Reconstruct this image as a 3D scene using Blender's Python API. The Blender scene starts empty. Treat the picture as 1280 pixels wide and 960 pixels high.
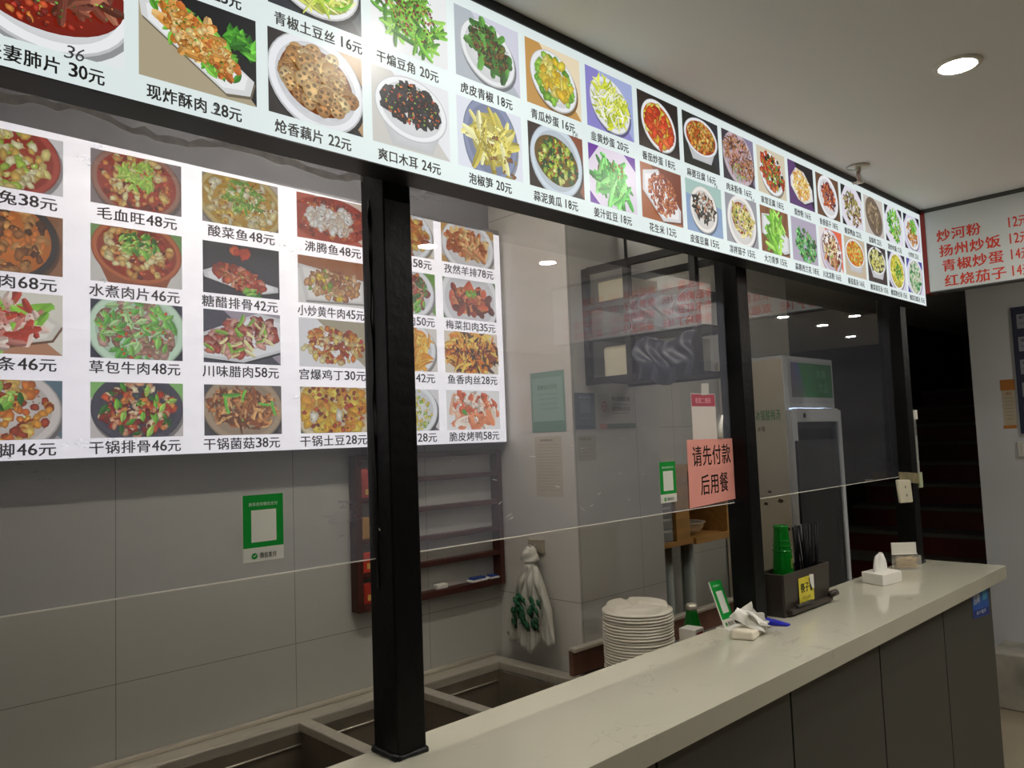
import bpy, bmesh, math, random
from mathutils import Vector, Matrix
S = bpy.context.scene
COL = S.collection
PI = math.pi
R = math.radians

# ------------------------------------------------------------------ camera, world, exposure
YAW, PITCH, ROLL, FPX = R(45.874), R(4.161), R(-2.192), 983.52
cam_d = bpy.data.cameras.new('camera'); cam = bpy.data.objects.new('camera', cam_d); COL.objects.link(cam)
fw = Vector((math.cos(YAW)*math.cos(PITCH), math.sin(YAW)*math.cos(PITCH), math.sin(PITCH)))
r0 = Vector((math.sin(YAW), -math.cos(YAW), 0)); u0 = r0.cross(fw)
rt = r0*math.cos(ROLL)+u0*math.sin(ROLL); up = -r0*math.sin(ROLL)+u0*math.cos(ROLL)
cam.matrix_world = Matrix(((rt.x, up.x, -fw.x, 0), (rt.y, up.y, -fw.y, 0), (rt.z, up.z, -fw.z, 1.60), (0, 0, 0, 1)))
cam_d.sensor_width = 36; cam_d.lens = FPX/1280*36; cam_d.clip_start = .02
S.camera = cam
w = bpy.data.worlds.new('world'); S.world = w; w.use_nodes = True
w.node_tree.nodes['Background'].inputs[0].default_value = (.05, .05, .055, 1)
w.node_tree.nodes['Background'].inputs[1].default_value = .3
S.view_settings.view_transform = 'Standard'; S.view_settings.look = 'None'
S.view_settings.gamma = 1; S.view_settings.use_curve_mapping = False
S.view_settings.exposure = 0.0
DOWNLIGHT = 375.0        # radiance of the diffusers above the worktop
DOWNLIGHT_SOFT = 300.0   # the other downlights of the hall
KITCHEN_GLOW = 54.0       # added kitchen fill lamps, out of view
UPPER_GLOW = .86         # upper menu lightbox
INNER_GLOW = .78         # menu lightbox on the kitchen wall
CEIL = 2.525

# ------------------------------------------------------------------ helpers
def lin(c):
    if isinstance(c, str):
        c = tuple(int(c[i:i+2], 16) for i in (0, 2, 4))
    return tuple(((v/255)/12.92 if v/255 <= .04045 else ((v/255+.055)/1.055)**2.4) for v in c[:3])

MATS = {}
def mat(name, c, rough=.5, metal=0, var=0, vscale=8, bump=0, bscale=60, spec=.5, emit=None, estr=0, trans=0, ior=1.45, alpha=1, coat=0, stretch=None):
    if name in MATS: return MATS[name]
    m = bpy.data.materials.new(name); MATS[name] = m; m.use_nodes = True
    nt = m.node_tree; b = nt.nodes['Principled BSDF']
    col = lin(c)+(1,)
    b.inputs['Base Color'].default_value = col
    b.inputs['Roughness'].default_value = rough; b.inputs['Metallic'].default_value = metal
    b.inputs['Specular IOR Level'].default_value = spec
    b.inputs['IOR'].default_value = ior; b.inputs['Transmission Weight'].default_value = trans
    b.inputs['Alpha'].default_value = alpha; b.inputs['Coat Weight'].default_value = coat
    if emit: b.inputs['Emission Color'].default_value = lin(emit)+(1,); b.inputs['Emission Strength'].default_value = estr
    tc = nt.nodes.new('ShaderNodeTexCoord')
    src = tc.outputs['Object']
    if stretch:
        mp = nt.nodes.new('ShaderNodeMapping'); mp.inputs['Scale'].default_value = stretch
        nt.links.new(src, mp.inputs[0]); src = mp.outputs[0]
    n = nt.nodes.new('ShaderNodeTexNoise'); n.inputs['Scale'].default_value = vscale; n.inputs['Detail'].default_value = 6
    nt.links.new(src, n.inputs['Vector'])
    mx = nt.nodes.new('ShaderNodeMix'); mx.data_type = 'RGBA'; mx.blend_type = 'MULTIPLY'
    mx.inputs['Factor'].default_value = 1
    rp = nt.nodes.new('ShaderNodeMapRange'); rp.inputs['From Min'].default_value = .3; rp.inputs['From Max'].default_value = .7
    rp.inputs['To Min'].default_value = 1-max(var, .02); rp.inputs['To Max'].default_value = 1
    nt.links.new(n.outputs['Fac'], rp.inputs['Value'])
    mx.inputs['A'].default_value = col
    nt.links.new(rp.outputs[0], mx.inputs['B']); nt.links.new(mx.outputs['Result'], b.inputs['Base Color'])
    if bump:
        n2 = nt.nodes.new('ShaderNodeTexNoise'); n2.inputs['Scale'].default_value = bscale; n2.inputs['Detail'].default_value = 4
        nt.links.new(src, n2.inputs['Vector'])
        bp = nt.nodes.new('ShaderNodeBump'); bp.inputs['Strength'].default_value = bump; bp.inputs['Distance'].default_value = .01
        nt.links.new(n2.outputs['Fac'], bp.inputs['Height']); nt.links.new(bp.outputs[0], b.inputs['Normal'])
    return m

def print_mat(name, glow=0, rough=.4):
    """printed picture: colours come from the mesh attribute 'Col'"""
    if name in MATS: return MATS[name]
    m = bpy.data.materials.new(name); MATS[name] = m; m.use_nodes = True
    nt = m.node_tree; b = nt.nodes['Principled BSDF']
    a = nt.nodes.new('ShaderNodeAttribute'); a.attribute_name = 'Col'
    if glow:
        nt.links.new(a.outputs['Color'], b.inputs['Emission Color']); b.inputs['Emission Strength'].default_value = glow
        b.inputs['Base Color'].default_value = (.04, .04, .04, 1)
    else:
        nt.links.new(a.outputs['Color'], b.inputs['Base Color'])
    b.inputs['Roughness'].default_value = rough; b.inputs['Specular IOR Level'].default_value = .12 if glow else .4
    return m

class MB:
    def __init__(s): s.v = []; s.f = []; s.c = []; s.smooth = []
    def add(s, vs, fs, smooth=False, col=None):
        o = len(s.v); s.v += [tuple(v) for v in vs]; s.f += [tuple(i+o for i in f) for f in fs]
        s.smooth += [smooth]*len(fs); s.c += [col or (1, 1, 1)]*len(vs) if not (col and isinstance(col, list)) else col
        return s
    def box(s, a, b, rot=0, piv=None):
        (x0, y0, z0), (x1, y1, z1) = a, b
        vs = [(x, y, z) for x in (x0, x1) for y in (y0, y1) for z in (z0, z1)]
        if rot:
            px, py = piv or ((x0+x1)/2, (y0+y1)/2); c, sn = math.cos(rot), math.sin(rot)
            vs = [(px+(x-px)*c-(y-py)*sn, py+(x-px)*sn+(y-py)*c, z) for x, y, z in vs]
        return s.add(vs, [(0, 1, 3, 2), (4, 6, 7, 5), (0, 4, 5, 1), (2, 3, 7, 6), (0, 2, 6, 4), (1, 5, 7, 3)])
    def hexa(s, bot, top):
        vs = list(bot)+list(top)
        return s.add(vs, [(3, 2, 1, 0), (4, 5, 6, 7), (0, 1, 5, 4), (1, 2, 6, 5), (2, 3, 7, 6), (3, 0, 4, 7)])
    def tube(s, pts, r, n=8, cap=True):
        pts = [Vector(p) for p in pts]; rs = r if isinstance(r, (list, tuple)) else [r]*len(pts)
        vs = []; fs = []
        for i, p in enumerate(pts):
            d = (pts[min(i+1, len(pts)-1)]-pts[max(i-1, 0)]).normalized()
            a = d.orthogonal().normalized() if abs(d.z) < .9 else (Vector((1, 0, 0))-d*d.x).normalized()
            if abs(d.z) < .9: a = Vector((0, 0, 1)).cross(d).normalized()
            b = d.cross(a)
            for k in range(n):
                t = 2*PI*k/n; vs.append(p+(a*math.cos(t)+b*math.sin(t))*rs[i])
        for i in range(len(pts)-1):
            for k in range(n): fs.append((i*n+k, i*n+(k+1) % n, (i+1)*n+(k+1) % n, (i+1)*n+k))
        if cap: fs += [tuple(range(n))[::-1], tuple((len(pts)-1)*n+k for k in range(n))]
        return s.add(vs, fs, True)
    def lathe(s, c, prof, n=32):
        vs = []; fs = []
        for r, z in prof:
            for k in range(n): vs.append((c[0]+r*math.cos(2*PI*k/n), c[1]+r*math.sin(2*PI*k/n), c[2]+z))
        for i in range(len(prof)-1):
            for k in range(n): fs.append((i*n+k, i*n+(k+1) % n, (i+1)*n+(k+1) % n, (i+1)*n+k))
        if prof[0][0] > 0: fs.append(tuple(range(n))[::-1])
        if prof[-1][0] > 0: fs.append(tuple((len(prof)-1)*n+k for k in range(n)))
        return s.add(vs, fs, True)
    def build(s, name, m, parent=None, bevel=0, seg=2):
        me = bpy.data.meshes.new(name)
        o = bpy.data.objects.new(name, me); COL.objects.link(o)
        off = Vector((0, 0, 0)); p = parent
        while p: off += p.location; p = p.parent
        base = Vector((0, 0, 0))
        if parent is None and s.v:
            xs, ys, zs = zip(*s.v); base = Vector(((min(xs)+max(xs))/2, (min(ys)+max(ys))/2, min(zs)))
        o.location = base if parent is None else (0, 0, 0)
        me.from_pydata([tuple(Vector(v)-off-base) for v in s.v], [], s.f); me.update()
        for p_, sm in zip(me.polygons, s.smooth): p_.use_smooth = sm
        if any(c != (1, 1, 1) for c in s.c):
            at = me.color_attributes.new('Col', 'FLOAT_COLOR', 'POINT')
            for i, c in enumerate(s.c): at.data[i].color = tuple(c)+(1,)
        if m: me.materials.append(m)
        bm = bmesh.new(); bm.from_mesh(me)
        if not any(c != (1, 1, 1) for c in s.c): bmesh.ops.recalc_face_normals(bm, faces=bm.faces)
        bm.to_mesh(me); bm.free()
        if bevel:
            bv = o.modifiers.new('bevel', 'BEVEL'); bv.width = bevel; bv.segments = seg; bv.limit_method = 'ANGLE'; bv.angle_limit = R(40)
        o.parent = parent
        return o

def thing(name, label, cat, loc, group=None):
    o = bpy.data.objects.new(name, None); COL.objects.link(o); o.location = loc
    o.empty_display_size = .05
    o['label'] = label; o['category'] = cat
    if group: o['group'] = group
    return o
def tag(o, label, cat, group=None, kind=None):
    o['label'] = label; o['category'] = cat
    if group: o['group'] = group
    if kind: o['kind'] = kind
    return o
def struct(o): o['kind'] = 'structure'; return o
def note(o, label): o['label'] = label; return o
def copy_tree(o, parent=None):
    c = o.copy(); COL.objects.link(c); c.parent = parent
    for ch in [x for x in COL.objects if x.parent == o]: copy_tree(ch, c)
    return c

_tc = {}
def glyph(ch):
    if ch in _tc: return _tc[ch]
    c = bpy.data.curves.new('t', 'FONT'); c.body = ch; c.size = 1; c.resolution_u = 2; c.fill_mode = 'FRONT'
    o = bpy.data.objects.new('t', c); COL.objects.link(o)
    me = bpy.data.meshes.new_from_object(o.evaluated_get(bpy.context.evaluated_depsgraph_get()))
    vs = [(v.co.x, v.co.y) for v in me.vertices]; fs = [tuple(p.vertices) for p in me.polygons]
    bpy.data.objects.remove(o); bpy.data.curves.remove(c); bpy.data.meshes.remove(me)
    if ord(ch) < 0x2e80 and vs:
        x0 = min(v[0] for v in vs); x1 = max(v[0] for v in vs); y1 = max(v[1] for v in vs)
        if ch.isdigit():
            wd = .48 if ch != '1' else .12; off = .04 if ch != '1' else .16
            vs = [(off+(x-x0)/(x1-x0)*wd, y/y1*.80) for x, y in vs]; adv = .56
        else: vs = [(x-x0+.04, y/y1*.76) for x, y in vs]; adv = x1-x0+.1
    else: adv = 1.04
    _tc[ch] = (vs, fs, adv); return _tc[ch]
def put_text(mb, txt, o, U, V, width, height, bold=.018, col=None):
    """lettering filling width x height; o = lower left corner, U/V unit vectors of the surface; bold thickens the strokes"""
    o = Vector(o); U = Vector(U); V = Vector(V); pen = 0; run = []
    for ch in txt:
        if ch == ' ': pen += .35; continue
        vs, fs, adv = glyph(ch); run.append((pen, vs, fs)); pen += adv
    sx = width/pen; sy = height/.94; hd = .10 if any(ord(c) >= 0x2e80 for c in txt) else 0
    offs = [(0, 0)] if bold < .003 else [(-bold, -bold*.5), (bold, -bold*.5), (-bold, bold*.5), (bold, bold*.5)]
    nn = U.cross(V).normalized()*.00006
    for p, vs, fs in run:
        for q, (dx, dy) in enumerate(offs):
            mb.add([o+U*((x+p+dx)*sx)+V*((y+dy+hd)*sy)+nn*q for x, y in vs], fs, col=[col]*len(vs) if col else None)
    return mb

# ------------------------------------------------------------------ flat printed pictures (dish photographs)
def clip(poly, A):
    def cut(P, ins, isec):
        out = []
        for i in range(len(P)):
            a, b = P[i-1], P[i]
            if ins(b):
                if not ins(a): out.append(isec(a, b))
                out.append(b)
            elif ins(a): out.append(isec(a, b))
        return out
    def ix(x): return lambda a, b: (x, a[1]+(b[1]-a[1])*(x-a[0])/(b[0]-a[0]))
    def iy(y): return lambda a, b: (a[0]+(b[0]-a[0])*(y-a[1])/(b[1]-a[1]), y)
    for ins, sec in ((lambda p: p[0] >= 0, ix(0)), (lambda p: p[0] <= 1, ix(1)), (lambda p: p[1] >= 0, iy(0)), (lambda p: p[1] <= A, iy(A))):
        if len(poly) < 3: return []
        poly = cut(poly, ins, sec)
    return poly
class Pic:
    def __init__(s, A, seed): s.A = A; s.p = []; s.r = random.Random(seed)
    def poly(s, pts, c_rim, c_mid=None):
        q = clip([(x, y) for x, y in pts], s.A)
        if len(q) >= 3: s.p.append((q, c_rim, c_mid or c_rim))
    def ell(s, cx, cy, rx, ry, rot, c, c2=None, n=36):
        ca, sa = math.cos(rot), math.sin(rot)
        s.poly([(cx+rx*math.cos(t)*ca-ry*math.sin(t)*sa, cy+rx*math.cos(t)*sa+ry*math.sin(t)*ca) for t in [2*PI*k/n for k in range(n)]], c, c2)
    def piece(s, kind, x, y, r, e, c):
        rn = s.r; k = rn.uniform(.8, 1.15); c = tuple(min(1, v*k) for v in lin(c))
        dk = tuple(v*.55 for v in c); lt = tuple(min(1, v*1.3+.02) for v in c)
        a = rn.uniform(0, PI); ca, sa = math.cos(a), math.sin(a)
        if kind in 'sn':
            L = r*e; bend = rn.uniform(-.6, .6)*(1.6 if kind == 'n' else .5); m = 6; t1 = []; t2 = []
            for i in range(m+1):
                t = i/m*2-1; px = t*L; py = bend*L*(1-t*t)*.6; wd = r*(.55 if abs(t) == 1 else 1)
                t1.append((x+px*ca-(py+wd)*sa, y+(px*sa+(py+wd)*ca))); t2.append((x+px*ca-(py-wd)*sa, y+(px*sa+(py-wd)*ca)))
            md = [((p[0]+q[0])/2, (p[1]+q[1])/2) for p, q in zip(t1, t2)]
            s.poly(t1+md[::-1], dk if rn.random() < .5 else c, c); s.poly(md+t2[::-1], lt, c)
        elif kind == 'o':
            s.ell(x, y, r, r*.8, a, dk, lt, 14)
            for q in range(5): s.ell(x+r*.52*math.cos(q*1.257+a), y+r*.45*math.sin(q*1.257+a), r*.21, r*.18, 0, tuple(v*.28 for v in c), None, 7)
        elif kind == 'l':
            m = 6; up_ = [(-1+2*i/m, math.sin(PI*i/m)*.42) for i in range(m+1)]
            A1 = [(x+(p*ca-q*sa)*r*e, y+(p*sa+q*ca)*r*e) for p, q in up_]; A2 = [(x+(p*ca+q*sa)*r*e, y+(p*sa-q*ca)*r*e) for p, q in up_]
            s.poly(A1, c, lt); s.poly(A2[::-1], dk, c)
        elif kind == 'b':
            s.ell(x, y, r, r*.85, a, dk, lt, 12); s.ell(x-r*.3, y+r*.3, r*.22, r*.15, 0, tuple(min(1, v*1.5+.25) for v in c), None, 6)
        else:
            n = rn.randint(6, 9); pts = []
            for i in range(n):
                t = 2*PI*i/n; q = r*rn.uniform(.65, 1.2); px, py = q*math.cos(t)*e, q*math.sin(t)
                pts.append((x+px*ca-py*sa, y+px*sa+py*ca))
            s.poly(pts, dk, lt)
    def pile(s, reg, layers):
        cx, cy, rx, ry, rot = reg; rn = s.r
        ca, sa = math.cos(rot), math.sin(rot)
        for kind, n, r, e, cols, *sub in layers:
            if kind in 'cn' and n > 4: n = int(n*1.9); r *= .77
            elif kind in 'slb' and n > 5: n = int(n*1.8); r *= .74
            elif kind == 'o': n = int(n*1.15); r *= 1.0
            f = sub[0] if sub else 1; dx, dy = (sub[1], sub[2]) if len(sub) > 2 else (0, 0)
            pos = []
            for _ in range(n):
                t = rn.uniform(0, 2*PI); q = math.sqrt(rn.random())*f; px, py = q*math.cos(t)*rx+dx, q*math.sin(t)*ry+dy*s.A
                pos.append((cx+px*ca-py*sa, cy+px*sa+py*ca))
            pos.sort(key=lambda p: -p[1])
            for p in pos: s.piece(kind, p[0], p[1], r*rn.uniform(.75, 1.25), e, rn.choice(cols))
        # fine sparkle and crumbs over the whole pile
        allc = [c for L in layers for c in L[4]]
        for _ in range(90):
            t = rn.uniform(0, 2*PI); q = math.sqrt(rn.random())*.95; px, py = q*math.cos(t)*rx, q*math.sin(t)*ry
            c = lin(rn.choice(allc)); k = rn.choice((.4, .5, .65, 1.2, 1.45)); c = tuple(min(1, v*k+(.03 if k > 1 else 0)) for v in c); r = rn.uniform(.005, .011); a = rn.uniform(0, PI)
            X, Y = cx+px*ca-py*sa, cy+px*sa+py*ca
            s.poly([(X+r*1.6*math.cos(a+t2)*(1 if i % 2 else .6), Y+r*math.sin(a+t2)) for i, t2 in enumerate((0, 1.3, 2.7, 4.2, 5.2))], c)
    def mesh(s, mb, o, U, V, N, width, dz=.000012):
        o, U, V, N = Vector(o), Vector(U), Vector(V), Vector(N)
        for i, (q, c1, c2) in enumerate(s.p):
            h = N*(dz*(i+1)); n = len(q)
            P = [o+U*(x*width)+V*(y*width)+h for x, y in q]
            ctr = sum(P, Vector())/n
            mb.add(P+[ctr], [(k, (k+1) % n, n) for k in range(n)], col=[c1]*n+[c2])

def dish(A, seed, bg, plate, layers, reg=None, sauce=None):
    p = Pic(A, seed); rn = p.r
    # background
    b0, b1 = lin(bg[1]), lin(bg[2] if len(bg) > 2 else bg[1])
    p.poly([(0, 0), (1, 0), (1, A), (0, A)], b0)
    if bg[0] == 'd': p.poly([(1, 0), (1, A), (.25, A)], b1)
    elif bg[0] == 'h': p.poly([(0, A*.72), (1, A*.6), (1, A), (0, A)], b1)
    elif bg[0] == 'w':
        for i in range(9):
            if i % 2: p.poly([(i/9-.1, 0), ((i+.9)/9-.1, 0), ((i+.9)/9+.1, A), (i/9+.1, A)], b1)
    elif bg[0] == 'c': p.poly([(0, A*.7), (.22, A), (0, A)], b1); p.poly([(.75, A), (1, A), (1, A*.75)], b1); p.poly([(0, 0), (.2, 0), (0, A*.2)], b1)
    k = plate[0]
    if k == 'e' or k == 'w':
        cx, cy, rx, ry, rot, pc = plate[1:7]; cy *= A; pc_ = lin(pc)
        dk = tuple(v*.62 for v in pc_)
        if k == 'w':
            p.ell(cx, cy-ry*.55, rx*.62, ry*.62, 0, tuple(v*.45 for v in pc_), dk)
            p.poly([(cx-rx, cy), (cx-rx*.55, cy-ry*1.25), (cx+rx*.55, cy-ry*1.25), (cx+rx, cy)], dk, tuple(v*.85 for v in pc_))
        else: p.ell(cx+.015, cy-.03, rx*1.02, ry*1.02, rot, tuple(v*.35 for v in b0))
        p.ell(cx, cy, rx, ry, rot, dk, pc_); p.ell(cx, cy+.004, rx*.97, ry*.96, rot, pc_); p.ell(cx, cy, rx*.84, ry*.82, rot, tuple(v*.75 for v in pc_), pc_)
        r_ = reg or (cx, cy, rx*.80, ry*.77, rot)
    elif k == 'q':
        pts = [(x, y*A) for x, y in plate[1]]; pc_ = lin(plate[2])
        p.poly([(x+.012, y-.025) for x, y in pts], tuple(v*.35 for v in b0)); p.poly(pts, tuple(v*.8 for v in pc_), pc_)
        m = (sum(q[0] for q in pts)/len(pts), sum(q[1] for q in pts)/len(pts))
        p.poly([(m[0]+(x-m[0])*.88, m[1]+(y-m[1])*.86) for x, y in pts], pc_)
        r_ = reg or (m[0], m[1], .34, .24, -.4)
    else: r_ = reg or (.5, A/2, .46, A*.42, 0)
    if reg: r_ = (reg[0], reg[1]*A, reg[2], reg[3]*A, reg[4])
    if sauce: p.ell(r_[0], r_[1], r_[2]*1.1, r_[3]*1.1, r_[4], tuple(v*.7 for v in lin(sauce)), lin(sauce))
    p.pile(r_, layers)
    return p

RED = ['b5301c', '8c1f12', 'd2552a', 'e08a3c', '6e1a0e']
GRN = ['4f9a2c', '7cc03c', '2f6e22', 'a8d860']
OIL = ['c8641e', 'e0962f', 'a03a14', 'f0c060', 'd97a28']
BRN = ['7a4524', 'a5672f', '54301b', 'c28a4c']
YEL = ['f0d850', 'e8c030', 'f8ec90', 'd8b020']
WHT = ['f0ece0', 'd8d0c0', 'e8dcc8']
CUC = ['9acb46', '5f9e2e', 'cfe88a', '2e6a24']
PLW = ('e', .5, .5, .48, .38, -.05, 'f2f3f5')
BWL = ('w', .5, .6, .47, .3, -.05, 'eceef2')
OVR = ('e', .5, .48, .44, .36, -.45, 'f0f2f4')
def top_row():
    return [
     ('sliced beef salad', 'dish on a dark mat', '凉拌牛肉 25元', (('d', '303438', '585c60'), PLW, [('l', 50, .03, 2, GRN)], None, '6e2a14')),
     ('shredded potato with green pepper', '', '青椒土豆丝 16元', (('d', '2a3038', '50585c'), PLW, [('n', 70, .012, 14, ['d8e070', 'b8d050', 'eef0a8', '7ab83a'])], None, 'c0cc60')),
     ('dry fried green beans', '', '干煸豆角 20元', (('f', 'f4f6f6'), ('n',), [('s', 60, .03, 6, ['5ea82a', '7cc43a', '3f7e20', '9ad454']), ('c', 60, .018, 1.4, ['8a2a1a', '5c1c12', 'c8a060'], .8)], (.5, .55, .42, .4, -.3))),
     ('charred green peppers', '', '虎皮青椒 18元', (('d', 'b8c0c8', 'd8d8e8'), OVR, [('s', 26, .06, 2.4, ['3c7a2a', '5a9a3a', '2a5a20']), ('c', 60, .025, 1.6, ['5c3a1c', '3a2412', '86602c'], .85)], (.52, .55, .36, .3, -.5))),
     ('cucumber scrambled eggs', '', '青瓜炒蛋 16元', (('d', 'c89850', 'f0e0c0'), OVR, [('c', 45, .07, 1.2, ['8cc83c', 'a8d854', '6aaa30']), ('c', 22, .08, 1.7, ['f0d040', 'e8bc28', 'f6e480'], .8, 0, .08)])),
     ('yellow chive scrambled eggs', '', '韭黄炒蛋 20元', (('d', '8f88d0', 'a8b4e0'), OVR, [('n', 80, .016, 9, ['d8e040', 'c0cc30', 'eef08a', 'a8b828']), ('n', 16, .01, 12, ['f4f8e0'])])),
     ('tomato scrambled eggs', '', '番茄炒蛋 18元', (('d', '302420', '241c1c'), OVR, [('c', 40, .07, 1.3, ['f4d838', 'f8e880', 'e8b820']), ('c', 16, .09, 1.5, ['e04818', 'c83410', 'f06a28'])], None, 'e06a20')),
     ('mapo tofu', '', '麻婆豆腐 16元', (('d', '1e221e', '2a2c34'), BWL, [('c', 60, .05, 1.1, ['e08a28', 'f0a840', 'c85a18', 'f4c470']), ('c', 60, .018, 1.2, ['4a2814', '6e9a34', '8a2a10'])], None, 'b84a14')),
     ('minced pork glass noodles', '', '肉末粉条 16元', (('d', '3a3440', '8a80a0'), ('e', .5, .5, .5, .44, -.5, 'c8b8c0'), [('n', 70, .014, 9, ['8a5a44', '6a4038', 'a87858', 'b88a90']), ('c', 80, .022, 1.2, ['c8783a', 'e09a50', '5c3420']), ('l', 12, .02, 2, GRN, .5, .1, -.3)], (.5, .5, .45, .4, -.5))),
     ('home style tofu', '', '家常豆腐 18元', (('f', 'd8cdb4'), OVR, [('c', 55, .06, 1.5, ['d85a2a', 'c0401c', 'e8823c', 'a83218']), ('s', 14, .02, 4, GRN), ('c', 5, .06, 1.1, ['241a18', '1a1414'])], (.5, .52, .42, .36, -.4))),
     ('egg fried rice noodles', '', '蛋炒粉 16元', (('d', '5c3a72', '1c1620'), ('q', [(.08, .62), (.3, .88), (.62, .84), (.93, .5), (.95, .24), (.6, .1), (.34, .16), (.08, .42)], 'f4f4f6'), [('n', 70, .014, 8, ['e8c470', 'd8a848', 'f4e0a0', 'c88a38'])], (.48, .5, .3, .3, -.35))),
     ('fish fragrant eggplant', '', '鱼香茄子 18元', (('f', '6a4a34'), ('e', .5, .5, .46, .4, -.6, 'f4f4f6'), [('s', 40, .03, 4, ['a84a24', '7a2a18', 'c86a34', '5a2a3a'])], (.5, .52, .26, .28, -.5))),
     ('pickled cabbage duck', '', '酸菜鸭血 22元', (('c', 'e4e0ec', '16161c'), ('n',), [('s', 60, .03, 3, ['6a6a34', 'a09a50', '8a5a44', '5a4428', 'c0b070'])], (.5, .46, .42, .38, -.5))),
     ('salt baked chicken', '', '盐焗鸡 22元', (('f', 'ccc4bc'), ('e', .5, .52, .46, .36, -.6, '7a6858'), [('c', 40, .05, 1.6, ['9a8468', '7a6850', 'b8a284'])], (.5, .5, .38, .3, -.6))),
     ('stir fried seasonal greens', '', '清炒时蔬 12元', (('c', 'e6e4f0', '1c1c28'), ('n',), [('l', 60, .05, 2, ['3f9a20', '68c030', '2a6e1c', '8cd848']), ('s', 8, .015, 6, ['e8c890'])], (.5, .5, .38, .42, -.5))),
     ('small stir fried pork', '', '小炒肉 22元', (('c', 'dcd8f0', '18182a'), OVR, [('c', 40, .05, 1.5, ['c8722a', 'a04a1c', 'e0a050']), ('l', 22, .045, 2, ['58b02c', '88d050'], .6, 0, .2)])),
    ]
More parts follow.
